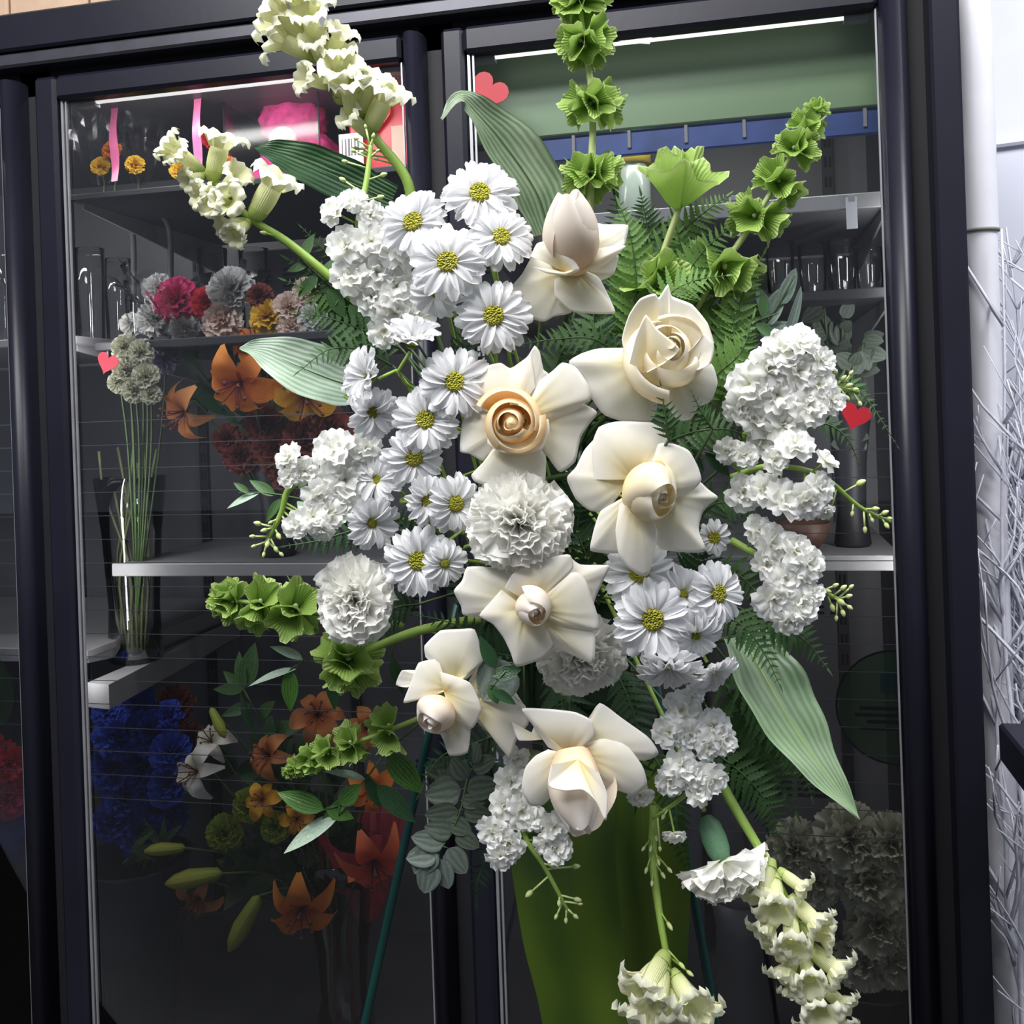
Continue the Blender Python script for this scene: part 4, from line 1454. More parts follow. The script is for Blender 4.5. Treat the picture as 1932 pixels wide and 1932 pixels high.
daisy(1205, 1082, 70, (0.0, 0.2, 1), 'daisy under the pointed petal tip of the right rose', 0.878)
daisy(1288, 1122, 58, (0.2, 0.35, 0.9), 'daisy between two others in the right cluster without visible eye', 0.876, eye=0.5)
daisy(1350, 1120, 66, (0.52, 0.12, 0.86), 'daisy turned right at the edge of the right cluster', 0.872)
daisy(1310, 1196, 62, (0.35, -0.45, 0.85), 'daisy drooping right beside the biggest daisy', 0.866, eye=0.4)
daisy(1262, 1252, 66, (-0.05, -0.72, 0.7), 'drooping daisy at the bottom of the right cluster', 0.866, cup=0.35, eye=0)
daisy(1342, 1262, 56, (0.4, -0.66, 0.65), 'lowest right drooping daisy beside the pale leaf', 0.872, cup=0.4, eye=0)
daisy(1346, 1014, 36, (0.1, 0.1, 1), 'small half open daisy right of the pointed petal rose', 0.90, n=(12, 12), eye=1.3)

# ------------------------------------------------------------------ carnations
carnation(978, 984, 102, 92, (0.02, 0.08, 1), 'largest white carnation, in the centre of the spray', 0.862, 21)
carnation(674, 1130, 72, 88, (-0.15, 0.05, 1), 'white carnation at the left edge above the green bells', 0.89, 22)
carnation(1094, 1226, 88, 80, (0.1, -0.3, 0.9), 'shaded white carnation behind the star shaped rose', 0.905, 23)
carnation(1362, 1622, 84, 84, (0.30, -0.86, 0.42), 'white carnation hanging upside down at the lower right', 0.90, 24, calyx=True,
          counts=[(11, 0.25, 1.0, 0), (10, 0.55, 0.95, .04), (8, 0.85, 0.85, .08), (6, 1.15, 0.75, .1)])

# ------------------------------------------------------------------ stock
GS = 'white stock spikes in the spray'
spike('stock_spike', 'white stock spike with green buds above the upper left daisies', 'flower',
      [(700, 560, 0.93), (676, 440, 0.92), (692, 340, 0.925), (700, 270, 0.93)],
      [(632, 398, 34, (-0.5, 0.35, 0.8)), (668, 378, 26, (0.1, .5, .8)), (700, 405, 28), (655, 465, 42), (700, 455, 44), (664, 520, 40), (712, 515, 46), (752, 470, 46), (748, 540, 46), (700, 560, 38), (745, 590, 44, (0, -0.3, 1)), (726, 625, 36), (790, 590, 34)],
      [(648, 340, 11), (652, 305, 9), (722, 330, 10), (716, 372, 10), (686, 280, 9), (672, 262, 8), (704, 258, 9), (690, 240, 7), (712, 285, 7), (668, 285, 8)],
      0.0042, GS, seed=31)
spike('stock_spike', 'white stock spike drooping left with a pale green tip', 'flower',
      [(720, 880, 0.92), (610, 890, 0.90), (548, 920, 0.885), (530, 970, 0.885), (500, 1030, 0.89)],
      [(545, 862, 30, (-0.5, 0.4, .8)), (575, 888, 28), (630, 850, 44, (-.3, .4, .9)), (650, 905, 48), (600, 935, 36), (690, 845, 36), (680, 880, 40), (620, 965, 36), (590, 975, 34), (560, 990, 28), (640, 945, 40), (608, 1000, 26, (0, -0.6, .8)), (545, 900, 22)],
      [(488, 988, 11), (500, 1000, 10), (478, 1012, 9), (505, 1025, 11), (520, 1035, 10), (525, 1010, 10), (540, 985, 9), (480, 1030, 8), (498, 1045, 8), (530, 1045, 9), (512, 985, 8)],
      0.0040, GS, seed=32)
spike('stock_spike', 'tall white stock spike at the upper right beside the cooler edge', 'flower',
      [(1400, 830, 0.94), (1470, 760, 0.92), (1540, 730, 0.91), (1620, 740, 0.91)],
      [(1475, 660, 42, (0, .5, .9)), (1510, 645, 36, (.2, .6, .8)), (1548, 680, 34, (.5, .3, .8)), (1450, 695, 42), (1505, 700, 46), (1415, 725, 44, (-.4, .1, .9)), (1465, 745, 48), (1525, 765, 44), (1425, 790, 42), (1480, 800, 44), (1395, 770, 34), (1440, 830, 34, (0, -.3, 1)), (1545, 725, 34), (1570, 755, 30, (.5, 0, .8))],
      [(1575, 705, 10), (1590, 715, 10), (1600, 728, 10), (1612, 735, 9), (1580, 735, 10), (1598, 750, 9), (1622, 760, 8), (1605, 705, 8)],
      0.0042, GS, seed=33)
spike('stock_spike', 'white stock spike reaching right with loose buds over the door frame', 'flower',
      [(1380, 900, 0.93), (1450, 880, 0.91), (1545, 895, 0.90), (1620, 955, 0.905), (1680, 985, 0.91)],
      [(1400, 930, 36), (1440, 925, 38), (1480, 945, 42), (1520, 945, 40, (0, -.2, 1)), (1545, 920, 30), (1460, 870, 30), (1372, 850, 28), (1405, 860, 26), (1500, 840, 36, (0, .6, .8)), (1558, 870, 26, (.5, .6, .6)), (1558, 965, 20, (.3, -.6, .7))],
      [(1622, 912, 15), (1565, 972, 11), (1632, 998, 10), (1608, 968, 9), (1650, 960, 11), (1668, 968, 12), (1672, 990, 10), (1676, 978, 9), (1645, 980, 8)],
      0.0032, GS, seed=34, smat='stem')
spike('stock_spike', 'white stock spike at mid right ending in a pale green bud cluster', 'flower',
      [(1380, 1020, 0.93), (1450, 1060, 0.905), (1520, 1100, 0.895), (1590, 1135, 0.90)],
      [(1430, 1000, 32), (1455, 1025, 38), (1500, 1040, 40), (1525, 1065, 34, (.4, .1, .9)), (1445, 1065, 34), (1480, 1095, 36), (1460, 1130, 40), (1510, 1140, 38), (1490, 1170, 32, (0, -.5, .8)), (1535, 1120, 26)],
      [(1560, 1115, 10), (1575, 1105, 10), (1590, 1110, 11), (1600, 1125, 11), (1585, 1135, 12), (1570, 1145, 11), (1590, 1155, 11), (1602, 1145, 9), (1578, 1165, 9), (1605, 1108, 8)],
      0.0036, GS, seed=35)
spike('stock_spike', 'white stock florets below the right daisies on an arching stem', 'flower',
      [(1300, 1260, 0.93), (1330, 1400, 0.90), (1300, 1490, 0.895), (1230, 1545, 0.90)],
      [(1285, 1340, 36, (0, .4, .9)), (1262, 1380, 34), (1300, 1385, 30), (1345, 1370, 36), (1365, 1395, 32, (.5, .2, .8)), (1335, 1410, 30), (1285, 1445, 38), (1265, 1470, 32), (1310, 1460, 30), (1345, 1470, 34, (.4, -.2, .9)), (1315, 1495, 28), (1208, 1498, 28, (0, -.3, 1)), (1272, 1575, 22, (0, -.6, .7)), (1310, 1310, 22)],
      [(1318, 1300, 9), (1300, 1318, 8), (1245, 1600, 8), (1252, 1540, 8)],
      0.0030, GS, seed=36)
spike('stock_spike', 'white stock spike hanging over the big leaf below the lowest rose', 'flower',
      [(990, 1440, 0.92), (985, 1560, 0.888), (1030, 1640, 0.885), (1075, 1725, 0.89)],
      [(975, 1430, 26), (965, 1475, 34), (1000, 1480, 30), (950, 1520, 34), (985, 1530, 36), (930, 1570, 34, (-.3, -.1, .9)), (960, 1590, 36), (945, 1615, 30, (0, -.4, .9)), (1045, 1560, 30, (.3, .2, .9)), (1050, 1600, 32), (1030, 1590, 26), (1010, 1545, 26)],
      [(1085, 1635, 11), (1000, 1685, 13), (1055, 1702, 10), (1088, 1697, 10), (1050, 1728, 9), (1068, 1735, 9), (1085, 1728, 9), (1093, 1705, 8), (1040, 1633, 8)],
      0.0032, GS, seed=37)

# ------------------------------------------------------------------ snapdragons
snapdragon('tall snapdragon spike leaning left over the left door frame',
           [(780, 420, 0.97), (765, 335, 0.965), (700, 250, 0.96), (640, 150, 0.955), (590, 60, 0.95), (555, -60, 0.95)],
           [(690, 255, 735, 165, .02), (668, 235, 655, 150, .025), (625, 165, 570, 145, .02), (640, 170, 635, 90, .02), (610, 130, 590, 70, .025), (600, 110, 512, 68, .01), (598, 80, 505, 20, .01), (620, 115, 645, 55, .015),
            (600, 90, 580, 20, .025), (670, 225, 700, 140, .02), (640, 195, 640, 120, .03), (700, 260, 655, 215, .02), (585, 50, 600, -10, .02), (575, 40, 545, -15, .02), (650, 190, 690, 130, .01), (580, 20, 560, -40, .02)],
           [(690, 290, 9), (672, 280, 8), (710, 300, 7)], 0.0056, 41)
snapdragon('snapdragon spike reaching far left with pale lemon florets',
           [(690, 580, 0.96), (620, 520, 0.955), (540, 455, 0.95), (470, 410, 0.945), (400, 340, 0.94), (345, 300, 0.94)],
           [(462, 418, 415, 425, .015), (470, 420, 440, 445, .02), (480, 410, 525, 330, .01), (430, 370, 370, 365, .02), (440, 385, 425, 375, .03), (420, 360, 450, 325, .015), (400, 340, 420, 255, .01), (385, 325, 330, 285, .02), (375, 315, 310, 270, .01), (450, 395, 395, 380, .025), (390, 330, 350, 340, .015)],
           [(500, 440, 9), (350, 300, 14), (362, 318, 12)], 0.0052, 42)
snapdragon('long snapdragon spike trailing down at the lower right',
           [(1345, 1450, 0.94), (1390, 1530, 0.92), (1432, 1600, 0.905), (1480, 1690, 0.895), (1520, 1790, 0.89), (1560, 1960, 0.89)],
           [(1455, 1620, 1440, 1700, .02), (1470, 1640, 1520, 1680, .015), (1460, 1650, 1465, 1720, .03), (1490, 1690, 1550, 1750, .02), (1480, 1700, 1440, 1765, .015), (1490, 1720, 1495, 1790, .03), (1500, 1740, 1470, 1800, .015), (1520, 1780, 1590, 1840, .02), (1505, 1770, 1480, 1850, .015), (1515, 1800, 1530, 1860, .03), (1525, 1810, 1500, 1885, .012), (1540, 1850, 1600, 1905, .02), (1535, 1860, 1550, 1920, .03), (1545, 1890, 1525, 1945, .015), (1555, 1900, 1600, 1950, .02), (1500, 1745, 1570, 1770, .01)],
           [(1430, 1600, 9), (1445, 1610, 9)], 0.0050, 43)
snapdragon('snapdragon hanging down before the big leaf at the bottom edge',
           [(1235, 1520, 0.94), (1232, 1620, 0.92), (1245, 1730, 0.90), (1262, 1830, 0.89), (1275, 1950, 0.89)],
           [(1255, 1800, 1215, 1880, .03), (1250, 1815, 1240, 1905, .035), (1270, 1830, 1310, 1900, .03), (1268, 1840, 1335, 1925, .015), (1255, 1830, 1205, 1930, .02), (1262, 1850, 1275, 1940, .03), (1250, 1810, 1200, 1860, .015)],
           [(1228, 1600, 8), (1242, 1625, 8), (1220, 1640, 8), (1250, 1650, 8), (1230, 1665, 7), (1215, 1600, 7), (1262, 1640, 8), (1238, 1580, 7), (1262, 1745, 10), (1300, 1835, 9), (1285, 1820, 9)], 0.0046, 44)

# ------------------------------------------------------------------ bells of ireland
bells('upright green bell stem before the green panel of the right door', [(1112, 470, 0.98), (1114, 360, 0.975), (1118, 200, 0.97), (1100, 60, 0.965), (1088, -40, 0.965)],
      [(0.33, 46, 9, -0.25), (0.53, 46, 9, -0.2), (0.72, 44, 9, -0.2), (0.90, 44, 9, -0.2)], 0.0042, 51)
bells('slanting green bell stem at the upper right', [(1300, 610, 0.99), (1350, 520, 0.975), (1400, 450, 0.965), (1450, 370, 0.96), (1500, 280, 0.955), (1545, 200, 0.955)],
      [(0.27, 56, 6, -0.1), (0.53, 46, 7, -0.1), (0.68, 42, 7, 0), (0.80, 36, 7, 0.2), (0.90, 28, 7, 0.4), (0.98, 20, 6, 0.8)], 0.0036, 52)
bells('short green bell stem with big cups right of the highest rose', [(1225, 600, 0.985), (1245, 500, 0.975), (1280, 395, 0.965), (1292, 355, 0.965)],
      [(0.22, 60, 5, 0.5)], 0.0044, 53, cups=[(1282, 395, 1258, 312, 92, 0.02), (1284, 392, 1322, 322, 88, 0.02), (1284, 392, 1292, 318, 80, -0.03)])
bells('green bell stem pointing left beside the left carnation', [(760, 1180, 0.98), (650, 1165, 0.955), (560, 1150, 0.945), (480, 1138, 0.94), (410, 1130, 0.94)],
      [(0.52, 50, 6, -0.1), (0.74, 42, 7, 0.1), (0.88, 36, 7, 0.3), (0.97, 28, 7, 0.6)], 0.0034, 54, 'stem')
bells('green bell stem with large open cups under the left carnation', [(905, 1168, 0.96), (790, 1190, 0.94), (700, 1224, 0.93), (640, 1250, 0.925)],
      [(0.92, 58, 6, -0.1), (0.99, 44, 4, 0.6)], 0.0050, 55, 'stem')
bells('thin green bell stem with tiny tip bells at the lower left', [(850, 1330, 0.98), (750, 1372, 0.955), (660, 1405, 0.945), (590, 1430, 0.94), (535, 1462, 0.94)],
      [(0.30, 40, 5, 0.2), (0.50, 34, 6, 0.3), (0.66, 28, 7, 0.3), (0.78, 22, 7, 0.4), (0.88, 17, 7, 0.5), (0.96, 12, 6, 0.8)], 0.0028, 56, 'stem')

# ------------------------------------------------------------------ broad leaves
broad_leaf('tall grey green leaf with curled tip above the upper daisies', [(1035, 440, 1.0), (1012, 365, 0.995), (952, 275, 0.98), (898, 212, 0.965), (868, 186, 0.955), (832, 224, 0.945)],
           [80, 122, 118, 70, 34, 4], [(0.35, 0.25, 0.9), (0.35, 0.3, 0.9), (0.3, 0.4, 0.85), (-0.3, 0.55, 0.75)], 'leaf_top', 0.30, 0.5, 61)
broad_leaf('dark leaf behind the left snapdragons at the upper left', [(740, 380, 1.04), (660, 345, 1.03), (580, 310, 1.02), (520, 288, 1.015), (480, 278, 1.01)],
           [60, 86, 80, 50, 4], [(-0.15, 0.25, 0.9)] * 2, 'leaf_dark', 0.2, 0.3, 62)
broad_leaf('pale striped leaf turned left behind the middle daisies', [(700, 735, 0.99), (640, 722, 0.98), (570, 695, 0.97), (500, 665, 0.965), (452, 656, 0.96)],
           [60, 108, 112, 64, 4], [(-0.2, 0.5, 0.85)] * 2, 'leaf_pale', 0.22, 0.4, 63)
broad_leaf('long pale green pointed leaf hanging at the right', [(1400, 1200, 0.95), (1440, 1275, 0.93), (1490, 1360, 0.92), (1550, 1450, 0.915), (1622, 1545, 0.915)],
           [100, 152, 140, 82, 4], [(0.45, 0.35, 0.9), (0.5, 0.2, 0.9)], 'leaf_right', 0.22, 0.4, 64, rib='stem_pale')
broad_leaf('big mossy green leaf hanging down at the bottom centre', [(1080, 1420, 1.03), (1070, 1540, 1.0), (1080, 1700, 0.975), (1110, 1880, 0.965), (1140, 2100, 0.965)],
           [190, 216, 214, 196, 170], [(-0.42, -0.05, 0.9), (-0.5, 0.05, 0.9)], 'leaf_big', 0.25, 0.3, 65)
broad_leaf('second dark hanging leaf right of the big bottom leaf', [(1215, 1420, 1.02), (1215, 1540, 0.995), (1225, 1700, 0.985), (1235, 1880, 0.98), (1250, 2080, 0.98)],
           [120, 150, 150, 110, 40], [(0.35, 0.0, 0.9), (0.3, 0.05, 0.9)], 'leaf_big', 0.3, 0.3, 66)

# ------------------------------------------------------------------ ferns
fl = [
    ('fern frond rising behind the highest rose on its right', [(1200, 700, 1.0), (1180, 560, 0.985), (1175, 450, 0.98), (1160, 370, 0.98)], 150, (0.1, 0.2, 1), 'fern'),
    ('bright fern frond between the two bell stems', [(1330, 720, 1.0), (1320, 600, 0.985), (1290, 480, 0.98), (1270, 410, 0.98)], 150, (0.2, 0.2, 1), 'fern_bright'),
    ('bright fern frond under the slanting bell stem', [(1340, 760, 0.98), (1380, 660, 0.965), (1400, 560, 0.96), (1440, 480, 0.96)], 150, (0.3, 0.1, 1), 'fern_bright'),
    ('fern frond filling the gap left of the round bud rose', [(1160, 760, 0.99), (1130, 680, 0.97), (1120, 600, 0.965), (1130, 530, 0.965)], 140, (-0.1, 0.2, 1), 'fern'),
    ('fern frond reaching up right of the round bud rose', [(1340, 800, 0.98), (1370, 720, 0.965), (1385, 630, 0.96), (1370, 540, 0.96)], 130, (0.2, 0.1, 1), 'fern_bright'),
    ('fern frond behind the upper left daisies pointing left', [(760, 640, 0.99), (680, 580, 0.975), (610, 530, 0.965), (545, 490, 0.96)], 130, (-0.2, 0.2, 1), 'fern'),
    ('fern frond spreading left below the stock spike', [(760, 660, 0.99), (690, 625, 0.97), (620, 600, 0.965), (560, 590, 0.96)], 120, (-0.2, 0.3, 1), 'fern'),
    ('dark fern frond over the pale striped leaf', [(740, 690, 0.975), (680, 660, 0.955), (620, 660, 0.945), (565, 700, 0.94)], 100, (-0.1, 0.3, 1), 'fern'),
    ('fern frond peeking up between left snapdragons', [(730, 560, 1.0), (670, 520, 0.985), (610, 470, 0.98), (570, 430, 0.98)], 80, (-0.1, 0.1, 1), 'fern'),
    ('small fern tip over the petals of the round bud rose', [(1262, 830, 0.842), (1256, 790, 0.836), (1247, 730, 0.832)], 84, (0.1, 0.2, 1), 'fern'),
    ('tiny fern tip at the right petal of the round bud rose', [(1345, 810, 0.85), (1325, 780, 0.842), (1306, 742, 0.838)], 60, (0.1, 0.2, 1), 'fern'),
    ('fern frond below the round bud rose pointing right', [(1240, 840, 0.96), (1310, 815, 0.93), (1370, 810, 0.925), (1430, 830, 0.925)], 110, (0.1, 0.2, 1), 'fern'),
    ('thin fern frond with drooping tips over the right paper heart', [(1500, 760, 0.96), (1590, 720, 0.94), (1640, 760, 0.935), (1692, 840, 0.93)], 62, (0.2, 0.2, 1), 'fern'),
    ('thin fern frond hanging right below the tall stock', [(1500, 800, 0.955), (1560, 800, 0.945), (1600, 830, 0.94), (1622, 880, 0.94)], 60, (0.2, 0.2, 1), 'fern'),
    ('fern frond right of the pointed petal rose', [(1290, 1000, 0.97), (1350, 950, 0.945), (1400, 960, 0.94), (1440, 990, 0.94)], 100, (0.1, 0.2, 1), 'fern'),
    ('fern frond among right stock florets', [(1330, 1080, 0.97), (1380, 1080, 0.94), (1420, 1110, 0.935), (1440, 1170, 0.93)], 100, (0.1, 0.2, 1), 'fern'),
    ('fern frond draped over the foot of the pale pointed leaf', [(1340, 1150, 0.94), (1400, 1180, 0.905), (1440, 1230, 0.895), (1470, 1290, 0.89)], 110, (0.2, 0.3, 1), 'fern'),
    ('fern frond spreading right above the pale pointed leaf', [(1400, 1150, 0.94), (1470, 1180, 0.915), (1520, 1210, 0.905), (1560, 1260, 0.90)], 120, (0.2, 0.3, 1), 'fern'),
    ('dark fern frond below the pale pointed leaf', [(1360, 1280, 0.99), (1420, 1380, 0.98), (1460, 1450, 0.975), (1500, 1530, 0.975)], 180, (0.2, 0.1, 1), 'fern'),
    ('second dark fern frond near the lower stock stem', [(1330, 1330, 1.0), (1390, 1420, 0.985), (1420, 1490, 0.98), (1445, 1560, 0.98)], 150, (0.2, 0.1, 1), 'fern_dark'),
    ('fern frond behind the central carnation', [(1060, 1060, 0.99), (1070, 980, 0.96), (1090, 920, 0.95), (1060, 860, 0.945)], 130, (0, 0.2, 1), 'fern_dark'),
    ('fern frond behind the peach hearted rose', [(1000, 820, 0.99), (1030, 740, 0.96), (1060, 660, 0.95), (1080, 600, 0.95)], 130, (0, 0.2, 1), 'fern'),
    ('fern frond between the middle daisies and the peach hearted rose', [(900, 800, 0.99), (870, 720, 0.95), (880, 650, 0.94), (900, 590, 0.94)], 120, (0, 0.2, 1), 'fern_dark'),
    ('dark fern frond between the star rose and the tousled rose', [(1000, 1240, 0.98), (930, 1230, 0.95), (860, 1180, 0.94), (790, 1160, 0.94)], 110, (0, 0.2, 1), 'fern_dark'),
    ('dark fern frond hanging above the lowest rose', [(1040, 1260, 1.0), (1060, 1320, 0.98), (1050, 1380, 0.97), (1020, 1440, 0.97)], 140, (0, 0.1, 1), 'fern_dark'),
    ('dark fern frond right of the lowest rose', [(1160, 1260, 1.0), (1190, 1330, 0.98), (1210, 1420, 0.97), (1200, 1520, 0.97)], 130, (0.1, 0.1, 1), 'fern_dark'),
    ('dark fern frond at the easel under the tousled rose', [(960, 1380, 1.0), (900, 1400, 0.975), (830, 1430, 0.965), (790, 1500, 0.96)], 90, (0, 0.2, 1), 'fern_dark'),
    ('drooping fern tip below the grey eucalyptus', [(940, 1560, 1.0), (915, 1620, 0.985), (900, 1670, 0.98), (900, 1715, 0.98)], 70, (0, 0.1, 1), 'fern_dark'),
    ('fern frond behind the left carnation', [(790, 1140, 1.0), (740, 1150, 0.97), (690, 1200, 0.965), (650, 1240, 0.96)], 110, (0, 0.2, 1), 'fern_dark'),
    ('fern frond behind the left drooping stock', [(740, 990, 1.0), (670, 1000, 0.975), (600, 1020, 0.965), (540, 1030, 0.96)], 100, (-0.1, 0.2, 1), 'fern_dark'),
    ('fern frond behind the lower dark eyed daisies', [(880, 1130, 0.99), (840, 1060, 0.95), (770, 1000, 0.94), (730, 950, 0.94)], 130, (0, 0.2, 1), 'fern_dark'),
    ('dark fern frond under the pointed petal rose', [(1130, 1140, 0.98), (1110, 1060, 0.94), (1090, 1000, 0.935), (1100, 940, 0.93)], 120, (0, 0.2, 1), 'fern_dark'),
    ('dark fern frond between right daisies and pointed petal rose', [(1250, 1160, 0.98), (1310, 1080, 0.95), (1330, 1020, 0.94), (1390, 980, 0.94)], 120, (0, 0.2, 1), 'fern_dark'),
    ('bright fern frond right of the highest rose pointing up', [(1190, 640, 0.975), (1200, 540, 0.965), (1190, 450, 0.96), (1170, 390, 0.96)], 150, (0.1, 0.3, 1), 'fern_bright'),
    ('bright fern frond leaning right under the big cup bells', [(1230, 620, 0.98), (1280, 540, 0.965), (1330, 470, 0.96), (1390, 420, 0.96)], 130, (0.2, 0.3, 1), 'fern_bright'),
    ('pale fern frond flat behind the big cup bells', [(1200, 520, 1.0), (1270, 450, 0.99), (1330, 400, 0.985), (1370, 370, 0.985)], 110, (0.2, 0.4, 1), 'fern_bright'),
    ('bright fern frond just above the round bud rose', [(1230, 640, 0.95), (1260, 560, 0.935), (1310, 530, 0.93), (1370, 520, 0.93)], 120, (0.1, 0.4, 1), 'fern_bright'),
    ('fern frond leaning left over the rusty lilies of the cooler', [(720, 600, 0.985), (650, 560, 0.97), (590, 550, 0.965), (540, 530, 0.96)], 110, (-0.2, 0.2, 1), 'fern_bright'),
    ('fern frond under the highest rose', [(1180, 680, 0.97), (1120, 640, 0.94), (1050, 640, 0.935), (980, 650, 0.935)], 100, (0, 0.3, 1), 'fern'),
    ('fern frond low behind the round bud rose on its right', [(1290, 760, 0.96), (1360, 700, 0.94), (1400, 660, 0.935), (1420, 600, 0.935)], 130, (0.2, 0.2, 1), 'fern_bright'),
    ('curly dark fern frond lowest under the pale pointed leaf', [(1380, 1260, 0.985), (1450, 1340, 0.975), (1500, 1420, 0.97), (1530, 1500, 0.97)], 150, (0.2, 0.3, 1), 'fern'),
    ('fern frond under the lower right stock beside the snapdragon stem', [(1320, 1400, 0.975), (1400, 1460, 0.965), (1450, 1520, 0.96), (1470, 1590, 0.96)], 130, (0.1, 0.3, 1), 'fern'),
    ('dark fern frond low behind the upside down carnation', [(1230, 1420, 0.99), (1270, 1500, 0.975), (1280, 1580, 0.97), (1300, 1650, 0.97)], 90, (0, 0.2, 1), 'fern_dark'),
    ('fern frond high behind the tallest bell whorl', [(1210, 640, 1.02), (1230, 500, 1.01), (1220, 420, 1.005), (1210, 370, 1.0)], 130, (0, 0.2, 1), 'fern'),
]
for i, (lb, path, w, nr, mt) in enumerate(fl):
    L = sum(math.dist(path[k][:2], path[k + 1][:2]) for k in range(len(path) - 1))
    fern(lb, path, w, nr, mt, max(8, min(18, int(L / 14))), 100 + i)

# ------------------------------------------------------------------ leafy branches
GR = 'leafy branches in the spray'
up = (0, 0.3, 1)
branch('ruscus_branch', 'leafy branch of glossy leaves left of the green bells', 'branch',
       [(800, 1190, 0.99), (700, 1215, 0.965), (640, 1225, 0.955), (560, 1255, 0.95)],
       [(572, 1245, 510, 1215, 0.9, (0.1, 0.9, 0.5), RUS['leaf_pale']), (560, 1262, 465, 1288, 0.6, (0, 0.9, 0.4), RUS['leaf_pale']), (548, 1262, 546, 1345, 1.0, up), (625, 1230, 630, 1345, 0.7, up, RUS['leaf_dark']), (690, 1220, 640, 1240, 0.8, up), (740, 1240, 760, 1310, 0.8, up, RUS['leaf_dark'])],
       RUS['ruscus'], GR, 0.0013, seed=71)
branch('ruscus_branch', 'leafy branch spreading down left before the orange lilies', 'branch',
       [(830, 1330, 0.985), (730, 1420, 0.965), (690, 1470, 0.955), (640, 1520, 0.95)],
       [(690, 1470, 610, 1450, 0.55, (0.1, 0.8, 0.5), RUS['leaf_pale']), (640, 1518, 680, 1480, 1.6, up), (612, 1528, 522, 1495, 1.0, (0, 0.4, 0.9)), (640, 1540, 528, 1605, 0.75, (0.2, 0.9, 0.5), RUS['leaf_pale']), (710, 1480, 785, 1555, 0.9, up, RUS['leaf_dark']), (730, 1420, 800, 1500, 1.1, up), (660, 1500, 600, 1560, 0.7, up), (690, 1460, 720, 1530, 0.8, up, RUS['leaf_dark']), (615, 1525, 668, 1545, 1.2, up)],
       RUS['ruscus'], GR, 0.0013, seed=72)
branch('ruscus_branch', 'small leafy sprig left of the drooping stock', 'branch',
       [(640, 960, 0.99), (560, 940, 0.965), (500, 930, 0.96), (450, 930, 0.96)],
       [(520, 935, 470, 905, 0.9, up), (490, 930, 425, 955, 0.8, (0, 0.8, 0.6), RUS['leaf_pale']), (530, 940, 500, 985, 0.8, up), (560, 945, 610, 1000, 0.9, (0.2, 0.6, 0.7), RUS['leaf_pale']), (575, 930, 560, 880, 0.9, up), (470, 930, 440, 910, 0.9, up)],
       RUS['leaf'], GR, 0.0012, seed=73)
branch('ruscus_branch', 'dark leafy stem hanging behind the star shaped rose', 'branch',
       [(1000, 1200, 0.97), (985, 1240, 0.90), (958, 1262, 0.852), (925, 1300, 0.848)],
       [(962, 1250, 908, 1322, 1.35, (-0.1, 0.35, 1), EUC['sage']), (930, 1275, 985, 1262, 1.2, (0, 0.3, 1), RUS['leaf_dark']), (928, 1300, 975, 1330, 0.9, up, RUS['leaf_dark']), (935, 1262, 905, 1200, 1.0, up, RUS['leaf_dark']), (925, 1290, 940, 1330, 1.4, up, RUS['leaf'])],
       RUS['leaf_dark'], GR, 0.0013, seed=74)
branch('ruscus_branch', 'bright leafy stem behind the round bud rose', 'branch',
       [(1280, 760, 1.0), (1330, 640, 0.985), (1360, 560, 0.98), (1350, 480, 0.975)],
       [(1340, 620, 1300, 560, 1.0, up), (1345, 600, 1400, 570, 1.1, up), (1355, 560, 1320, 500, 1.1, up), (1360, 550, 1420, 520, 1.0, up), (1335, 640, 1400, 640, 1.0, up), (1320, 670, 1390, 690, 1.0, up), (1355, 520, 1330, 460, 1.0, up), (1330, 650, 1280, 600, 1.0, up)],
       RUS['fern_bright'], GR, 0.0013, seed=75)
branch('ruscus_branch', 'leafy stem behind the highest rose on the right', 'branch',
       [(1180, 680, 1.0), (1195, 590, 0.985), (1220, 510, 0.98), (1215, 430, 0.98)],
       [(1200, 590, 1150, 540, 1.0, up), (1205, 570, 1260, 540, 1.1, up), (1215, 520, 1170, 470, 1.0, up), (1218, 500, 1270, 470, 1.0, up), (1195, 610, 1240, 620, 1.0, up), (1190, 630, 1140, 620, 1.0, up), (1216, 450, 1180, 410, 1.0, up)],
       RUS['fern_bright'], GR, 0.0013, seed=76)
branch('ruscus_branch', 'dark leaves above the small fern tip', 'branch',
       [(1180, 850, 0.98), (1260, 840, 0.95), (1320, 850, 0.94), (1390, 870, 0.94)],
       [(1260, 840, 1290, 790, 1.1, up), (1300, 846, 1350, 800, 1.0, up), (1340, 855, 1400, 830, 1.0, up), (1330, 852, 1380, 900, 1.0, up), (1290, 845, 1330, 890, 1.0, up), (1370, 865, 1430, 890, 1.0, up), (1240, 842, 1210, 800, 1.0, up)],
       RUS['leaf_dark'], GR, 0.0013, seed=77)
branch('ruscus_branch', 'green leafy stem left of the stock spike above the orange flowers', 'branch',
       [(740, 640, 0.985), (660, 570, 0.97), (600, 520, 0.962), (550, 470, 0.958)],
       [(600, 520, 560, 560, 1.1, up), (610, 530, 640, 480, 1.1, up), (640, 552, 590, 600, 1.1, up), (650, 560, 690, 520, 1.0, up), (680, 585, 630, 640, 1.1, up), (580, 500, 540, 510, 1.1, up), (570, 490, 590, 440, 1.0, up), (700, 605, 660, 660, 1.0, up), (620, 540, 650, 600, 1.2, up), (660, 570, 690, 620, 1.2, up)],
       RUS['leaf'], GR, 0.0014, seed=78)
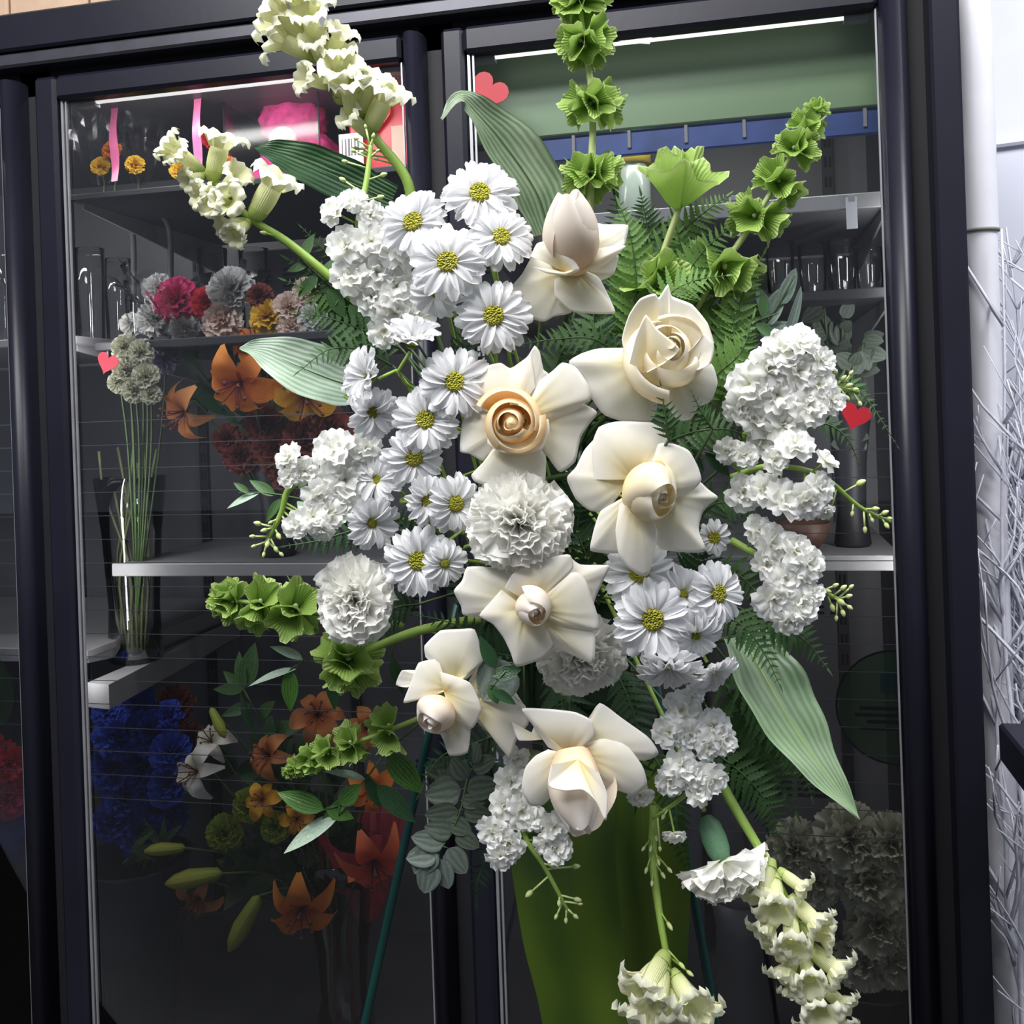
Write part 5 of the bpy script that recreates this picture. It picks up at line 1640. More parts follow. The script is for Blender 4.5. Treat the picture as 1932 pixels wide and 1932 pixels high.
branch('ruscus_branch', 'green leafy stem under the silvery sprig at the right', 'branch',
       [(1300, 720, 0.985), (1370, 650, 0.972), (1420, 610, 0.968), (1470, 590, 0.966)],
       [(1370, 650, 1360, 590, 1.2, up), (1385, 640, 1430, 670, 1.2, up), (1400, 625, 1410, 560, 1.1, up), (1425, 610, 1470, 640, 1.1, up), (1440, 600, 1440, 550, 1.0, up), (1350, 670, 1400, 710, 1.2, up), (1340, 680, 1320, 620, 1.1, up)],
       RUS['leaf'], GR, 0.0014, seed=79)
GE = 'eucalyptus in the spray'
ev = random.Random(8)
ll = []
for fx, fy, tx, ty in [(880, 1450, 800, 1455), (890, 1450, 935, 1430), (870, 1490, 800, 1500), (880, 1490, 945, 1480), (865, 1530, 800, 1540), (875, 1530, 930, 1540), (855, 1570, 800, 1560), (860, 1570, 905, 1600),
                       (840, 1590, 775, 1580), (845, 1600, 880, 1650), (825, 1610, 765, 1620), (830, 1620, 845, 1680), (815, 1630, 800, 1688), (820, 1600, 780, 1650), (880, 1470, 850, 1430), (890, 1440, 900, 1400), (870, 1510, 915, 1515), (850, 1550, 890, 1570)]:
    ll.append((fx, fy, tx, ty, ev.uniform(0.85, 1.1), (ev.uniform(-.4, .4), ev.uniform(0, .5), 1), EUC['sage'] if fx < 846 else None))
branch('eucalyptus_branch', 'grey eucalyptus branch hanging before the easel leg', 'branch', [(960, 1380, 1.0), (890, 1450, 0.97), (865, 1540, 0.955), (810, 1640, 0.95)], ll, EUC['euc'], GE, 0.0015, seed=81)
branch('eucalyptus_branch', 'dark eucalyptus sprig behind the tousled rose', 'branch', [(990, 1330, 1.0), (940, 1390, 0.985), (930, 1450, 0.98), (935, 1520, 0.98)],
       [(935, 1400, 980, 1420, 1, up), (932, 1430, 880, 1420, 1, up), (930, 1450, 985, 1470, 1, up), (931, 1470, 890, 1480, 1, up), (933, 1500, 975, 1530, 1, up), (933, 1500, 890, 1530, 1, up), (935, 1385, 900, 1370, 1, up)], EUC['euc'], GE, 0.0014, seed=82)
branch('eucalyptus_branch', 'silvery narrow leaved sprig at the upper right', 'branch', [(1360, 720, 1.0), (1420, 640, 0.98), (1460, 590, 0.975), (1500, 520, 0.97)],
       [(1470, 575, 1505, 505, 0.55, (0.4, 0.3, 0.9)), (1480, 640, 1518, 540, 0.35, (0.6, 0.1, 0.8)), (1440, 615, 1480, 540, 0.6, up), (1430, 630, 1500, 610, 0.6, up), (1420, 640, 1400, 570, 0.7, up), (1400, 660, 1460, 670, 0.7, up), (1390, 680, 1350, 640, 0.7, up), (1450, 600, 1430, 540, 0.6, up)], EUC['euc_light'], GE, 0.0014, seed=83)
# ------------------------------------------------------------------ goods inside the cooler
def pm_at(px, py, y):
    p = WY(px, py, y)
    return p, dep(p) / FPX


def colpet(name, lo, hi, tr=0.2):
    return petalmat(name, [(0.0, lo), (1.0, hi)], 0.6, tr, 0.3, 12)


def cset(name, lo, hi):
    mt = colpet(name, lo, hi)
    return [carn_petal(50 + s).mesh('petal', mt) for s in range(5)]


C_BLUE = cset('royal blue petal', (0.010, 0.022, 0.16), (0.030, 0.070, 0.46))
C_PINK = cset('deep pink petal', (0.40, 0.02, 0.09), (0.70, 0.06, 0.20))
C_RED = cset('red petal', (0.38, 0.012, 0.02), (0.66, 0.035, 0.05))
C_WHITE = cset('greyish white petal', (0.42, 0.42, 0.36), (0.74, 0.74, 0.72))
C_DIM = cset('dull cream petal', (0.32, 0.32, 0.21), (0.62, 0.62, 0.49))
C_YEL = cset('golden yellow petal', (0.62, 0.33, 0.02), (0.82, 0.54, 0.06))
C_PEACH = cset('pale peach petal', (0.72, 0.46, 0.34), (0.85, 0.70, 0.62))
C_MAR = cset('maroon petal', (0.09, 0.02, 0.015), (0.26, 0.07, 0.05))
C_GREEN = cset('lime green petal', (0.12, 0.18, 0.01), (0.32, 0.42, 0.05))
C_ORG = cset('orange petal', (0.55, 0.14, 0.015), (0.80, 0.27, 0.035))
RING = [(9, 0.1, 1.0, 0), (8, 0.5, 0.92, .05), (6, 0.95, 0.8, .1), (4, 1.3, 0.7, .14)]


def head(px, py, y, r, cs, label, group, dirc=(0, 0.2, 1), seed=None, foot=None):
    p, pm = pm_at(px, py, y)
    t = carnation(0, 0, r, r, dirc, label, dep(p), seed or int(px + 3 * py), mats=cs, group=group, pos=p, stem=False, counts=RING)
    t.name = 'bouquet_flower'
    if foot:
        f = Vector(foot)
        z = t.matrix_basis.col[2].to_3d()
        wpart('stem', MB().tube(catmull([p - z * 0.004, p.lerp(f, 0.3) - z * 0.02, f], 8), 0.0022, 5).mesh('stem', M['stem_dark']), t)
    return t


def lily_mesh(name, mat, w, seed, recurve):
    r = random.Random(seed)

    def fn(u, v):
        s = u * 2 - 1
        hw = w * math.sin(PI * (0.06 + 0.90 * v)) ** 0.85
        return (s * hw, v * (1 - recurve * 0.25 * v), 0.50 * math.sin(v * 1.7) - recurve * v * v * 0.75 + 0.25 * s * s * hw + 0.015 * math.sin(v * 14 + s * 3))
    return MB().grid(fn, 6, 10).mesh(name, mat)


LORG = petalmat('orange lily petal', [(0.0, (0.42, 0.05, 0.03)), (0.35, (0.68, 0.17, 0.03)), (1.0, (0.80, 0.30, 0.05))], 0.5, 0.25, 0.3, 5)
LDUL = petalmat('rusty lily petal', [(0.0, (0.22, 0.05, 0.02)), (0.4, (0.48, 0.16, 0.05)), (1.0, (0.58, 0.25, 0.09))], 0.5, 0.2, 0.3, 5)
LRED = petalmat('coral lily petal', [(0.0, (0.55, 0.03, 0.03)), (0.5, (0.75, 0.10, 0.05)), (1.0, (0.82, 0.22, 0.08))], 0.5, 0.2, 0.3, 5)
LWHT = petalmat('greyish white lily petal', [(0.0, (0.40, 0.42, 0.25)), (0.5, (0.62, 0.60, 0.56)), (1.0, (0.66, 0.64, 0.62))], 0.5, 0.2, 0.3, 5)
LYEL = petalmat('amber lily petal', [(0.0, (0.40, 0.15, 0.02)), (0.5, (0.75, 0.36, 0.03)), (1.0, (0.80, 0.45, 0.06))], 0.5, 0.2, 0.3, 5)
LM = {k: [lily_mesh('petal', m, 0.26, 1, 0.9), lily_mesh('petal', m, 0.19, 2, 1.1)] for k, m in (('o', LORG), ('d', LDUL), ('r', LRED), ('w', LWHT), ('y', LYEL))}
STAM = plain('dark stamen', (0.14, 0.03, 0.02), 0.7)


def lily(px, py, y, r, dirc, k, label, foot=None, seed=0, group='lilies in the cooler'):
    p, pm = pm_at(px, py, y)
    sc = r * pm
    rr = random.Random(seed + int(px))
    t = thing('lily', label, 'flower', frame(p, dirc, rr.uniform(0, 6)), group)
    for i in range(6):
        obj('petal', LM[k][i % 2], t, R(i * PI / 3 + rr.uniform(-.1, .1), 'Z') @ R(rr.uniform(-.12, .12), 'X') @ S(sc * rr.uniform(.92, 1.08)))
    m = MB()
    for i in range(6):
        a = i * PI / 3 + 0.5
        q = [Vector((0, 0, 0)), Vector((math.cos(a) * .12, math.sin(a) * .12, .3)), Vector((math.cos(a) * .26, math.sin(a) * .26, .55))]
        m.tube([x * sc for x in q], sc * 0.018, 4)
        m.tube([q[2] * sc, (q[2] + Vector((0.05, 0.05, 0.02))) * sc], sc * 0.035, 4)
    obj('stamens', m.mesh('stamens', STAM), t)
    z = t.matrix_basis.col[2].to_3d()
    f = Vector(foot) if foot else p - z * 0.05 - Vector((0, -0.03, 0.12))
    wpart('stem', MB().tube(catmull([p, p - z * 0.03, p.lerp(f, 0.6) - z * 0.02, f], 9), 0.0026, 5).mesh('stem', M['stem_dark']), t)
    return t


def lathe_thing(name, label, cat, px, py_top, py_bot_z, y, prof, mat, group=None, seg=24):
    """prof: (radius px, height 0..1 between the foot z and the seen top)"""
    p, pm = pm_at(px, py_top, y)
    z0 = py_bot_z
    h = p.z - z0
    o = obj(name, MB().lathe([(r * pm, t * h) for r, t in prof], seg).mesh(name, mat), None, T(p.x, p.y, z0))
    return tag(o, label, cat, group)


VG = glassmat('vase glass', (0.97, 0.98, 0.98), 1.28, 0.05, 0.05)
CEL = glassmat('crinkled cellophane', (0.97, 0.97, 0.98), 1.22, 0.15, 0.02)
VASE = [(0, 0.0), (30, 0.0), (34, 0.02), (26, 0.25), (30, 0.6), (40, 0.9), (46, 1.0), (43, 1.0), (40, 0.94)]
CUP = [(0, 0.0), (20, 0.0), (23, 0.05), (25, 0.5), (28, 1.0), (26, 1.0), (25.5, 0.95)]

# --- left bay, top shelf
p, pm = pm_at(560, 352, 1.85)
zs = ZA
bear = thing('rose_bear', 'pink plush bear covered in rosettes in a clear gift box', 'bear', T(p.x, 1.85, zs))
PLU = plain('pink rosette plush', (0.55, 0.045, 0.20), 0.8, var=0.35, nscale=60, bump=0.8, bscale=90)
CRM = plain('cream rosette', (0.55, 0.42, 0.36), 0.8, var=0.25, nscale=60, bump=0.8, bscale=120)


def bumpy(r, sx, sy, sz, mat, name, parent, loc, k=16, amp=0.12):
    def fn(rad, z, a, v):
        q = 1 + amp * math.sin(a * 8) * math.sin(v * PI * 7)
        return rad * q, z * (1 + 0.03 * math.cos(a * 8))
    m = MB().lathe([(r * math.sin(PI * j / 14) + 1e-4, -r * math.cos(PI * j / 14)) for j in range(15)], 28, fn=fn)
    return obj(name, m.mesh(name, mat), parent, T(*loc) @ S(sx, sy, sz))


bumpy(80 * pm, 1.0, .8, .8, PLU, 'body', bear, (0.012, 0, 64 * pm))
bumpy(58 * pm, 1.1, .9, .85, PLU, 'head', bear, (0.0, -0.005, 146 * pm))
for sx in (-1, 1):
    bumpy(17 * pm, 1, .6, 1, PLU, 'ear', bear, (sx * 36 * pm, 0, 178 * pm))
    bumpy(24 * pm, 1, 1.2, 1, PLU, 'paw', bear, (sx * 62 * pm, -0.03, 30 * pm))
bumpy(27 * pm, 1, .5, 1.05, CRM, 'heart_patch', bear, (0.004, -64 * pm, 92 * pm))
bx_ = thing('clear_gift_box', 'clear plastic gift box around the pink bear', 'box', T(p.x - 0.005, 1.85, zs), None)
w_, h_ = 92 * pm, 192 * pm
for a_, b_ in (((-w_, -w_), (w_, -w_)), ((w_, -w_), (w_, w_)), ((w_, w_), (-w_, w_)), ((-w_, w_), (-w_, -w_))):
    q = MB().poly([(a_[0], a_[1], 0), (b_[0], b_[1], 0), (b_[0], b_[1], h_), (a_[0], a_[1], h_)], [(0, 1, 2, 3)])
    obj('pane', q.mesh('pane', CEL, smooth=False), bx_)
    obj('edge_strip', MB().tube([Vector((a_[0], a_[1], 0)), Vector((a_[0], a_[1], h_))], 0.0022, 4).mesh('edge_strip', M['standard']), bx_)

p, pm = pm_at(735, 350, 1.80)
REDG = plain('glossy red card', (0.55, 0.012, 0.03), 0.35, var=0.12, nscale=20)
gb = thing('gift_box', 'red gift box with a raised heart behind the tall snapdragon', 'box', T(p.x, 1.80, ZA))
obj('carton', MB().bbox(-78 * pm, 40 * pm, 0, 0.08, 0, 222 * pm, 0.004).mesh('carton', REDG, smooth=False), gb)
hp = heart_pts()
nn = len(hp)
hm = MB().poly([(x * 36 * pm, yy, z * 36 * pm) for yy in (-0.012, 0) for x, z in hp],
               [tuple(range(nn)), tuple(range(nn, 2 * nn))[::-1]] + [(k, nn + k, nn + (k + 1) % nn, (k + 1) % nn) for k in range(nn)])
obj('raised_heart', hm.mesh('raised_heart', plain('bright red foil', (0.72, 0.03, 0.02), 0.25, var=0.1), smooth=False), gb, T(-22 * pm, 0, 130 * pm))
lab = obj('label_card', MB().bbox(-92 * pm, -44 * pm, -0.016, -0.014, 36 * pm, 100 * pm, 0.0004).mesh('label_card', M['pipe'], smooth=False), gb)
for k in range(6):
    x = (-86 + 6.2 * k) * pm
    obj('print_bar', MB().box(x, x + (1.6 + (k % 3)) * pm, -0.0172, -0.0160, 58 * pm, 90 * pm).mesh('print_bar', M['inner'], smooth=False), lab)
obj('window', MB().bbox(8 * pm, 34 * pm, -0.003, -0.001, 20 * pm, 110 * pm, 0.0004).mesh('window', C_PEACH[0].materials[0], smooth=False), gb)

GM = 'little wrapped posies on the top shelf'
for px, py, cs, lb in ((190, 315, C_YEL, 'leftmost golden posy flower on the top shelf of the left bay'), (212, 285, C_ORG, 'orange posy flower above the leftmost golden one'),
                       (255, 312, C_YEL, 'golden posy flower between the two pink ribbons'), (395, 262, C_RED, 'tiny red posy flower behind the left snapdragon'),
                       (428, 312, C_ORG, 'orange posy flower beside the dark leaf'), (340, 322, C_YEL, 'golden posy flower behind the left snapdragon tip')):
    q = WY(px, 348, 1.78)
    head(px, py, 1.76, 19, cs, lb, GM, (0, 0.4, 1), foot=(q.x, q.y, ZA))
RIB = plain('pink satin ribbon', (0.62, 0.14, 0.30), 0.35, var=0.15)
for px, t0, lb in ((214, 205, 'left pink satin ribbon hanging in the top of the left bay'), (371, 180, 'right pink satin ribbon hanging in the top of the left bay')):
    a, b = WY(px, t0 - 30, 1.72), WY(px + 2, 342, 1.72)
    n_ = 14
    def fnr(u, v, a=a, b=b):
        q = a.lerp(b, v)
        return (q.x + (u - .5) * 0.016, q.y + 0.004 * math.sin(v * 9 + u), q.z)
    tag(obj('ribbon', MB().grid(fnr, 3, 14).mesh('ribbon', RIB)), lb, 'ribbon', 'pink ribbons in the cooler')


def cello(px, py, y, w, h, label, seed):
    p, pm = pm_at(px, py, y)
    rr = random.Random(seed)
    k1, k2 = rr.uniform(0, 6), rr.uniform(0, 6)

    def fn(rad, z, a, v):
        return rad * (1 + 0.16 * math.sin(5 * a + k1 + v * 3) + 0.10 * math.sin(11 * a + k2)), z + 0.012 * math.sin(7 * a + k1) * v
    m = MB().lathe([(w * pm * (0.25 + 0.75 * (j / 8) ** 0.8), h * pm * j / 8) for j in range(9)], 36, fn=fn)
    return tag(obj('cellophane_wrap', m.mesh('cellophane_wrap', CEL, smooth=False), None, T(p)), label, 'wrapping', 'cellophane wraps in the cooler')


cello(190, 346, 1.78, 62, 150, 'crinkled cellophane cone at the top left corner of the left bay', 1)
cello(265, 346, 1.80, 50, 120, 'crinkled cellophane cone around the golden posy between ribbons', 2)

# --- left bay, second shelf
GV = 'clear vases in the cooler'
lathe_thing('glass_vase', 'clear glass vase at the left end of the second shelf', 'vase', 168, 470, ZB, 1.85, CUP, VG, GV)
lathe_thing('glass_vase', 'clear glass vase second from the left on the second shelf', 'vase', 222, 490, ZB, 1.95, CUP, VG, GV)
lathe_thing('glass_vase', 'clear glass vase before the pale stock bunch on the second shelf', 'vase', 262, 530, ZB, 1.80, CUP, VG, GV)
lathe_thing('glass_vase', 'tall clear vase behind the pink bouquet', 'vase', 400, 470, ZB, 2.02, CUP, VG, GV)
lathe_thing('glass_vase', 'tall clear vase right of the pink bouquet', 'vase', 478, 470, ZB, 2.02, CUP, VG, GV)
GB = 'wrapped bouquet on the second shelf'
fb = WY(360, 640, 1.82)
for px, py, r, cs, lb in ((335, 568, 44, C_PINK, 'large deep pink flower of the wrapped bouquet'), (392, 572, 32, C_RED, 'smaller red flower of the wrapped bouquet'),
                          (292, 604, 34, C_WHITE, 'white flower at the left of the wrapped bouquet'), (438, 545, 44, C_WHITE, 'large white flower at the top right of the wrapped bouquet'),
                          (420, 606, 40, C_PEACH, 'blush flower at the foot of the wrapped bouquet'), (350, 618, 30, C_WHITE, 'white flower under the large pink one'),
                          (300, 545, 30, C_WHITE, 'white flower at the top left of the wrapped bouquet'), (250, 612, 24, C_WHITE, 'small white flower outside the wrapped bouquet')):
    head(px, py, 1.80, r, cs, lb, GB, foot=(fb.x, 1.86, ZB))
cello(360, 640, 1.80, 130, 135, 'clear wrap around the pink and white bouquet', 3)
for px, py, r, cs, lb in ((505, 598, 34, C_YEL, 'golden flower left of the peach ones near the fern'), (545, 580, 30, C_PEACH, 'peach flower under the left snapdragon stem'),
                          (578, 548, 26, C_PEACH, 'peach flower highest behind the fern'), (590, 600, 28, C_WHITE, 'white flower behind the fern at the left'), (490, 560, 26, C_MAR, 'dull red flower above the golden one'),
                          (550, 618, 28, C_PEACH, 'peach flower lowest above the pale striped leaf')):
    head(px, py, 1.76, r, cs, lb, 'mixed bouquet behind the left fern', foot=(WY(520, 900, 1.86).x, 1.86, ZC + 0.05))

# --- left bay, third shelf
fv = (WY(520, 900, 1.86).x, 1.86, ZC + 0.06)
lathe_thing('dark_vase', 'dark vase of orange lilies on the grey shelf', 'vase', 520, 880, ZC, 1.86, VASE, M['standard'], None)
lily(455, 720, 1.72, 100, (-0.15, -0.45, 0.9), 'o', 'big orange lily drooping left of the pale striped leaf', fv, 1)
lily(352, 775, 1.76, 80, (-0.6, -0.4, 0.7), 'd', 'rusty lily in profile left of the big orange lily', fv, 2)
lily(575, 745, 1.76, 92, (0.3, -0.6, 0.7), 'y', 'amber lily under the pale striped leaf', fv, 3)
lily(478, 650, 1.78, 62, (-0.1, 0.5, 0.8), 'o', 'orange lily above the big drooping one', fv, 4)
lily(545, 652, 1.80, 52, (0.2, 0.4, 0.9), 'o', 'small orange lily touching the pale striped leaf', fv, 5)
for i, (px, py, r) in enumerate(((520, 850, 44), (575, 830, 46), (455, 860, 36), (625, 815, 46), (500, 800, 40), (600, 880, 40), (545, 890, 40), (430, 830, 30))):
    head(px, py, 1.82, r, C_MAR, ('maroon filler flower under the big orange lily', 'maroon filler flower behind the left drooping stock', 'maroon filler flower lowest at the left of the vase',
                                  'maroon filler flower at the right beside the daisies', 'maroon filler flower just right of the big orange lily', 'maroon filler flower lowest beside the stock tip',
                                  'maroon filler flower above the dark vase', 'small maroon filler flower under the rusty lily')[i], 'maroon fillers around the lilies', foot=fv)
for i, (px, py, r) in enumerate(((236, 655, 26), (266, 665, 26), (240, 700, 28), (276, 712, 28), (255, 735, 26), (225, 722, 22), (285, 745, 20))):
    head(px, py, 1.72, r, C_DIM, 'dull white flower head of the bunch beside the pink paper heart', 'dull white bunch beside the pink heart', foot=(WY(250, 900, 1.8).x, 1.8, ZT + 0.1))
head(312, 680, 1.80, 28, cset('lavender petal', (0.18, 0.16, 0.28), (0.36, 0.34, 0.50)), 'lavender flower between the white bunch and the rusty lily', 'single cooler flowers', foot=(WY(250, 900, 1.8).x, 1.8, ZT + 0.1))
lathe_thing('glass_vase', 'tall glass vase of pale stems left of the grey shelf', 'vase', 245, 900, ZT, 1.84, [(0, 0), (44, 0), (50, 0.02), (46, 0.3), (54, 0.7), (66, 1.0), (63, 1.0), (50, .7), (42, .3), (44, .03), (0, .03)], VG, GV)
rs = random.Random(5)
stp = plain('pale olive stalk', (0.10, 0.115, 0.045), 0.6, var=0.3)
sb = thing('stalk_bundle', 'bundle of pale stalks in the tall glass vase', 'stalks', T(WY(245, 1000, 1.84).x, 1.84, ZT + 0.02))
for k in range(14):
    a = rs.uniform(0, 2 * PI)
    q = [Vector((math.cos(a) * 0.022, math.sin(a) * 0.022, 0)), Vector((math.cos(a) * 0.028 + rs.uniform(-.02, .02), math.sin(a) * 0.025, 0.16)), Vector((rs.uniform(-.05, .05), math.sin(a) * 0.03, rs.uniform(0.28, 0.42)))]
    obj('stalk', MB().tube(catmull(q, 6), 0.003, 5).mesh('stalk', stp), sb)

# --- left bay, floor level
zf = 0.20
BKT = plain('dark blue bucket', (0.010, 0.018, 0.055), 0.4, var=0.1)
lathe_thing('flower_bucket', 'dark blue bucket of blue carnations at the lower left', 'bucket', 255, 1615, zf, 1.84, [(0, 0), (64, 0), (98, 0.97), (104, 1.0), (100, 1.0), (92, 0.95), (60, .02), (0, .02)], BKT)
bb = WY(258, 1640, 1.84)
for i, (px, py, r) in enumerate(((225, 1390, 46), (285, 1380, 46), (255, 1330, 40), (325, 1420, 42), (215, 1450, 44), (270, 1445, 48), (320, 1480, 42), (240, 1505, 46), (295, 1525, 44), (215, 1550, 40), (265, 1570, 44), (330, 1545, 34), (205, 1340, 30), (320, 1350, 30))):
    head(px, py, 1.80 + 0.02 * (i % 3), r, C_BLUE, 'royal blue carnation in the crowded blue bunch at the lower left', 'blue carnations in the bucket', (rs.uniform(-.4, .4), rs.uniform(0, .5), 1), foot=(bb.x, 1.84, bb.z - 0.05))
for px, py, r, lb in ((330, 1330, 40, 'dull orange flower behind the blue bunch at its right'), (355, 1400, 38, 'dull orange flower between the blue bunch and the white lily'), (225, 1300, 30, 'dull orange flower above the blue bunch')):
    head(px, py, 1.95, r, C_MAR, lb, 'dull flowers behind the blue bunch', foot=(bb.x, 1.9, bb.z - 0.05))

fw = WY(640, 1760, 1.84)
fo = (fw.x, 1.84, fw.z)
lathe_thing('glass_vase', 'large flared glass vase of the lower mixed bouquet', 'vase', 640, 1600, zf, 1.84, [(0, 0), (60, 0), (64, 0.02), (42, 0.25), (48, 0.5), (70, 0.85), (92, 1.0), (88, 1.0), (64, .84), (42, .5), (36, .25), (56, .03), (0, .03)], VG, GV)
rd = plain('dark red stalk', (0.12, 0.012, 0.018), 0.5, var=0.2)
sb2 = thing('stalk_bundle', 'bundle of dark red stalks in the flared glass vase', 'stalks', T(fw.x, 1.84, zf + 0.03))
for k in range(12):
    a = rs.uniform(0, 2 * PI)
    q = [Vector((math.cos(a) * 0.03, math.sin(a) * 0.02, 0)), Vector((math.cos(a) * 0.02, math.sin(a) * 0.02, 0.18)), Vector((math.cos(a) * 0.05 + 0.012, math.sin(a) * 0.03, rs.uniform(0.30, 0.42)))]
    obj('stalk', MB().tube(catmull(q, 7), 0.0035, 5).mesh('stalk', rd if k % 3 else stp), sb2)
wrapm = plain('pink tissue paper', (0.50, 0.06, 0.09), 0.7, var=0.25, nscale=18, trans=0.3)
p, pm = pm_at(690, 1730, 1.86)


def fnw(rad, z, a, v):
    return rad * (1 + 0.12 * math.sin(6 * a + v * 2) + 0.08 * math.sin(13 * a)), z + 0.02 * math.sin(5 * a) * v


wr = MB().lathe([(86 * pm * (0.25 + 0.75 * (j / 8)), 170 * pm * j / 8) for j in range(9)], 40, fn=fnw)
tag(obj('tissue_wrap', wr.mesh('tissue_wrap', wrapm, smooth=False), None, T(p)), 'crumpled pink tissue paper behind the easel leg', 'wrapping')
for px, py, y, r, dr, k, lb in (
        (600, 1352, 1.80, 74, (0.1, 0.5, 0.8), 'd', 'rusty lily highest in the lower bouquet'), (510, 1425, 1.78, 66, (-0.5, 0.3, 0.8), 'd', 'rusty lily turned left in the lower bouquet'),
        (690, 1375, 1.82, 56, (0.4, 0.4, 0.8), 'd', 'rusty lily behind the thin bell stem'), (700, 1490, 1.80, 62, (0.3, 0.1, 0.9), 'o', 'orange lily behind the glossy leaves at the easel leg'),
        (572, 1708, 1.70, 92, (0.05, -0.35, 0.95), 'o', 'open orange lily low before the glass vase'), (378, 1690, 1.74, 66, (-0.3, -0.55, 0.8), 'd', 'drooping rusty lily at the lower left'),
        (705, 1620, 1.72, 92, (0.3, -0.5, 0.8), 'r', 'coral red lily hanging beside the easel leg'), (375, 1455, 1.74, 70, (-0.5, 0.2, 0.8), 'w', 'greyish white lily right of the blue bunch'),
        (400, 1400, 1.78, 56, (-0.2, 0.6, 0.7), 'w', 'greyish white lily higher behind the first one'), (495, 1510, 1.76, 48, (0, 0.4, 0.9), 'y', 'amber flower in the middle of the lower bouquet'),
        (560, 1545, 1.78, 46, (0.2, 0.2, 0.9), 'y', 'amber flower under the glossy leaves')):
    lily(px, py, y, r, dr, k, lb, fo, 9)
for px, py, r, lb in ((425, 1572, 36, 'lime green pompon under the white lilies'), (470, 1520, 32, 'lime green pompon beside the amber flower'), (520, 1560, 30, 'lime green pompon nearest the easel')):
    head(px, py, 1.78, r, C_GREEN, lb, 'green pompons of the lower bouquet', foot=fo)
LB = petalmat('lily bud', [(0.0, (0.16, 0.24, 0.03)), (0.6, (0.36, 0.38, 0.06)), (1.0, (0.50, 0.34, 0.06))], 0.5, 0.1, 0.3, 4)
LBM = MB().lathe([(0.02, 0.0), (0.10, 0.08), (0.13, 0.3), (0.16, 0.6), (0.12, 0.85), (0.03, 1.0), (0, 1.0)], 9, fn=lambda r, z, a, v: (r * (1 + 0.12 * math.cos(3 * a)), z)).mesh('bud', LB)
for fx, fy, tx, ty, lb in ((350, 1600, 272, 1606, 'green lily bud pointing left over the bucket rim'), (420, 1648, 312, 1668, 'amber lily bud pointing left below the green one'), (490, 1690, 432, 1795, 'lily bud pointing down left of the open orange lily'), (398, 1335, 425, 1392, 'small green bud tip above the white lilies')):
    a, b = WY(fx, fy, 1.72), WY(tx, ty, 1.70)
    t = thing('lily_bud', lb, 'bud', T(a), 'lily buds of the lower bouquet')
    obj('bud', LBM, t, axis_frame(Vector((0, 0, 0)), b - a) @ S((b - a).length))
    f = Vector(fo)
    obj('stem', MB().tube([x - a for x in catmull([a, a.lerp(f, 0.4) + Vector((0, 0.02, 0.03)), f], 8)], 0.0025, 5).mesh('stem', M['stem_dark']), t)


def foliage(label, px, py, y, foot, n, spread, L, mesh, seed, group='foliage of the cooler bouquets', name='foliage_sprig'):
    """a leafy sprig in a bouquet: stem from foot to a seen point with leaves around"""
    rr = random.Random(seed)
    p, pm = pm_at(px, py, y)
    f = Vector(foot)
    t = thing(name, label, 'foliage', T(f), group)
    cv = catmull([f, f.lerp(p, 0.5) + Vector((0, 0.02, 0.03)), p], 14)
    obj('stem', MB().tube([x - f for x in cv], 0.0025, 5).mesh('stem', M['stem_dark']), t)
    for k in range(n):
        i = rr.randint(5, 13)
        d = Vector((rr.uniform(-1, 1), rr.uniform(-.8, .3), rr.uniform(-.5, 1))).normalized()
        x = d.cross(Vector((rr.uniform(-.5, .5), -1, rr.uniform(-.2, .6)))).normalized()
        m = Matrix((x, d, x.cross(d))).transposed().to_4x4()
        obj('leaf', mesh, t, T(cv[i] - f) @ m @ S(L * pm * rr.uniform(.7, 1.2)))
    return t


for i, (px, py, y, lb, mk) in enumerate(((430, 1440, 1.84, 'dark sprig behind the white lilies', 'leaf_dark'), (480, 1380, 1.88, 'dark sprig between rusty lilies', 'leaf_dark'), (540, 1480, 1.86, 'leafy sprig behind the amber flowers', 'leaf'),
                                         (600, 1440, 1.88, 'dark sprig behind the thin bell stem', 'leaf_dark'), (420, 1640, 1.80, 'dark sprig above the drooping rusty lily', 'leaf_dark'), (500, 1650, 1.78, 'dark sprig above the open orange lily', 'leaf_dark'),
                                         (640, 1560, 1.84, 'leafy sprig at the rim of the flared vase', 'leaf_dark'), (460, 1300, 1.92, 'pale sprig highest over the lower bouquet', 'leaf'))):
    foliage(lb, px, py, y, fo, 14, 0, 80, RUS[mk], 200 + i)
for i, (px, py, lb) in enumerate(((250, 1600, 'feathery green sprig over the bucket rim'), (310, 1590, 'feathery green sprig at the right of the bucket rim'))):
    foliage(lb, px, py, 1.74, (bb.x, 1.84, bb.z - 0.03), 16, 0, 50, PIN['fern'][1], 230 + i)
for i, (px, py, lb) in enumerate(((560, 700, 'dark sprig behind the amber lily'), (420, 660, 'dark sprig behind the big orange lily'), (370, 690, 'dark sprig beside the lavender flower'), (480, 770, 'dark sprig under the big orange lily'))):
    foliage(lb, px, py, 1.84, fv, 12, 0, 70, RUS['leaf_dark'], 240 + i)

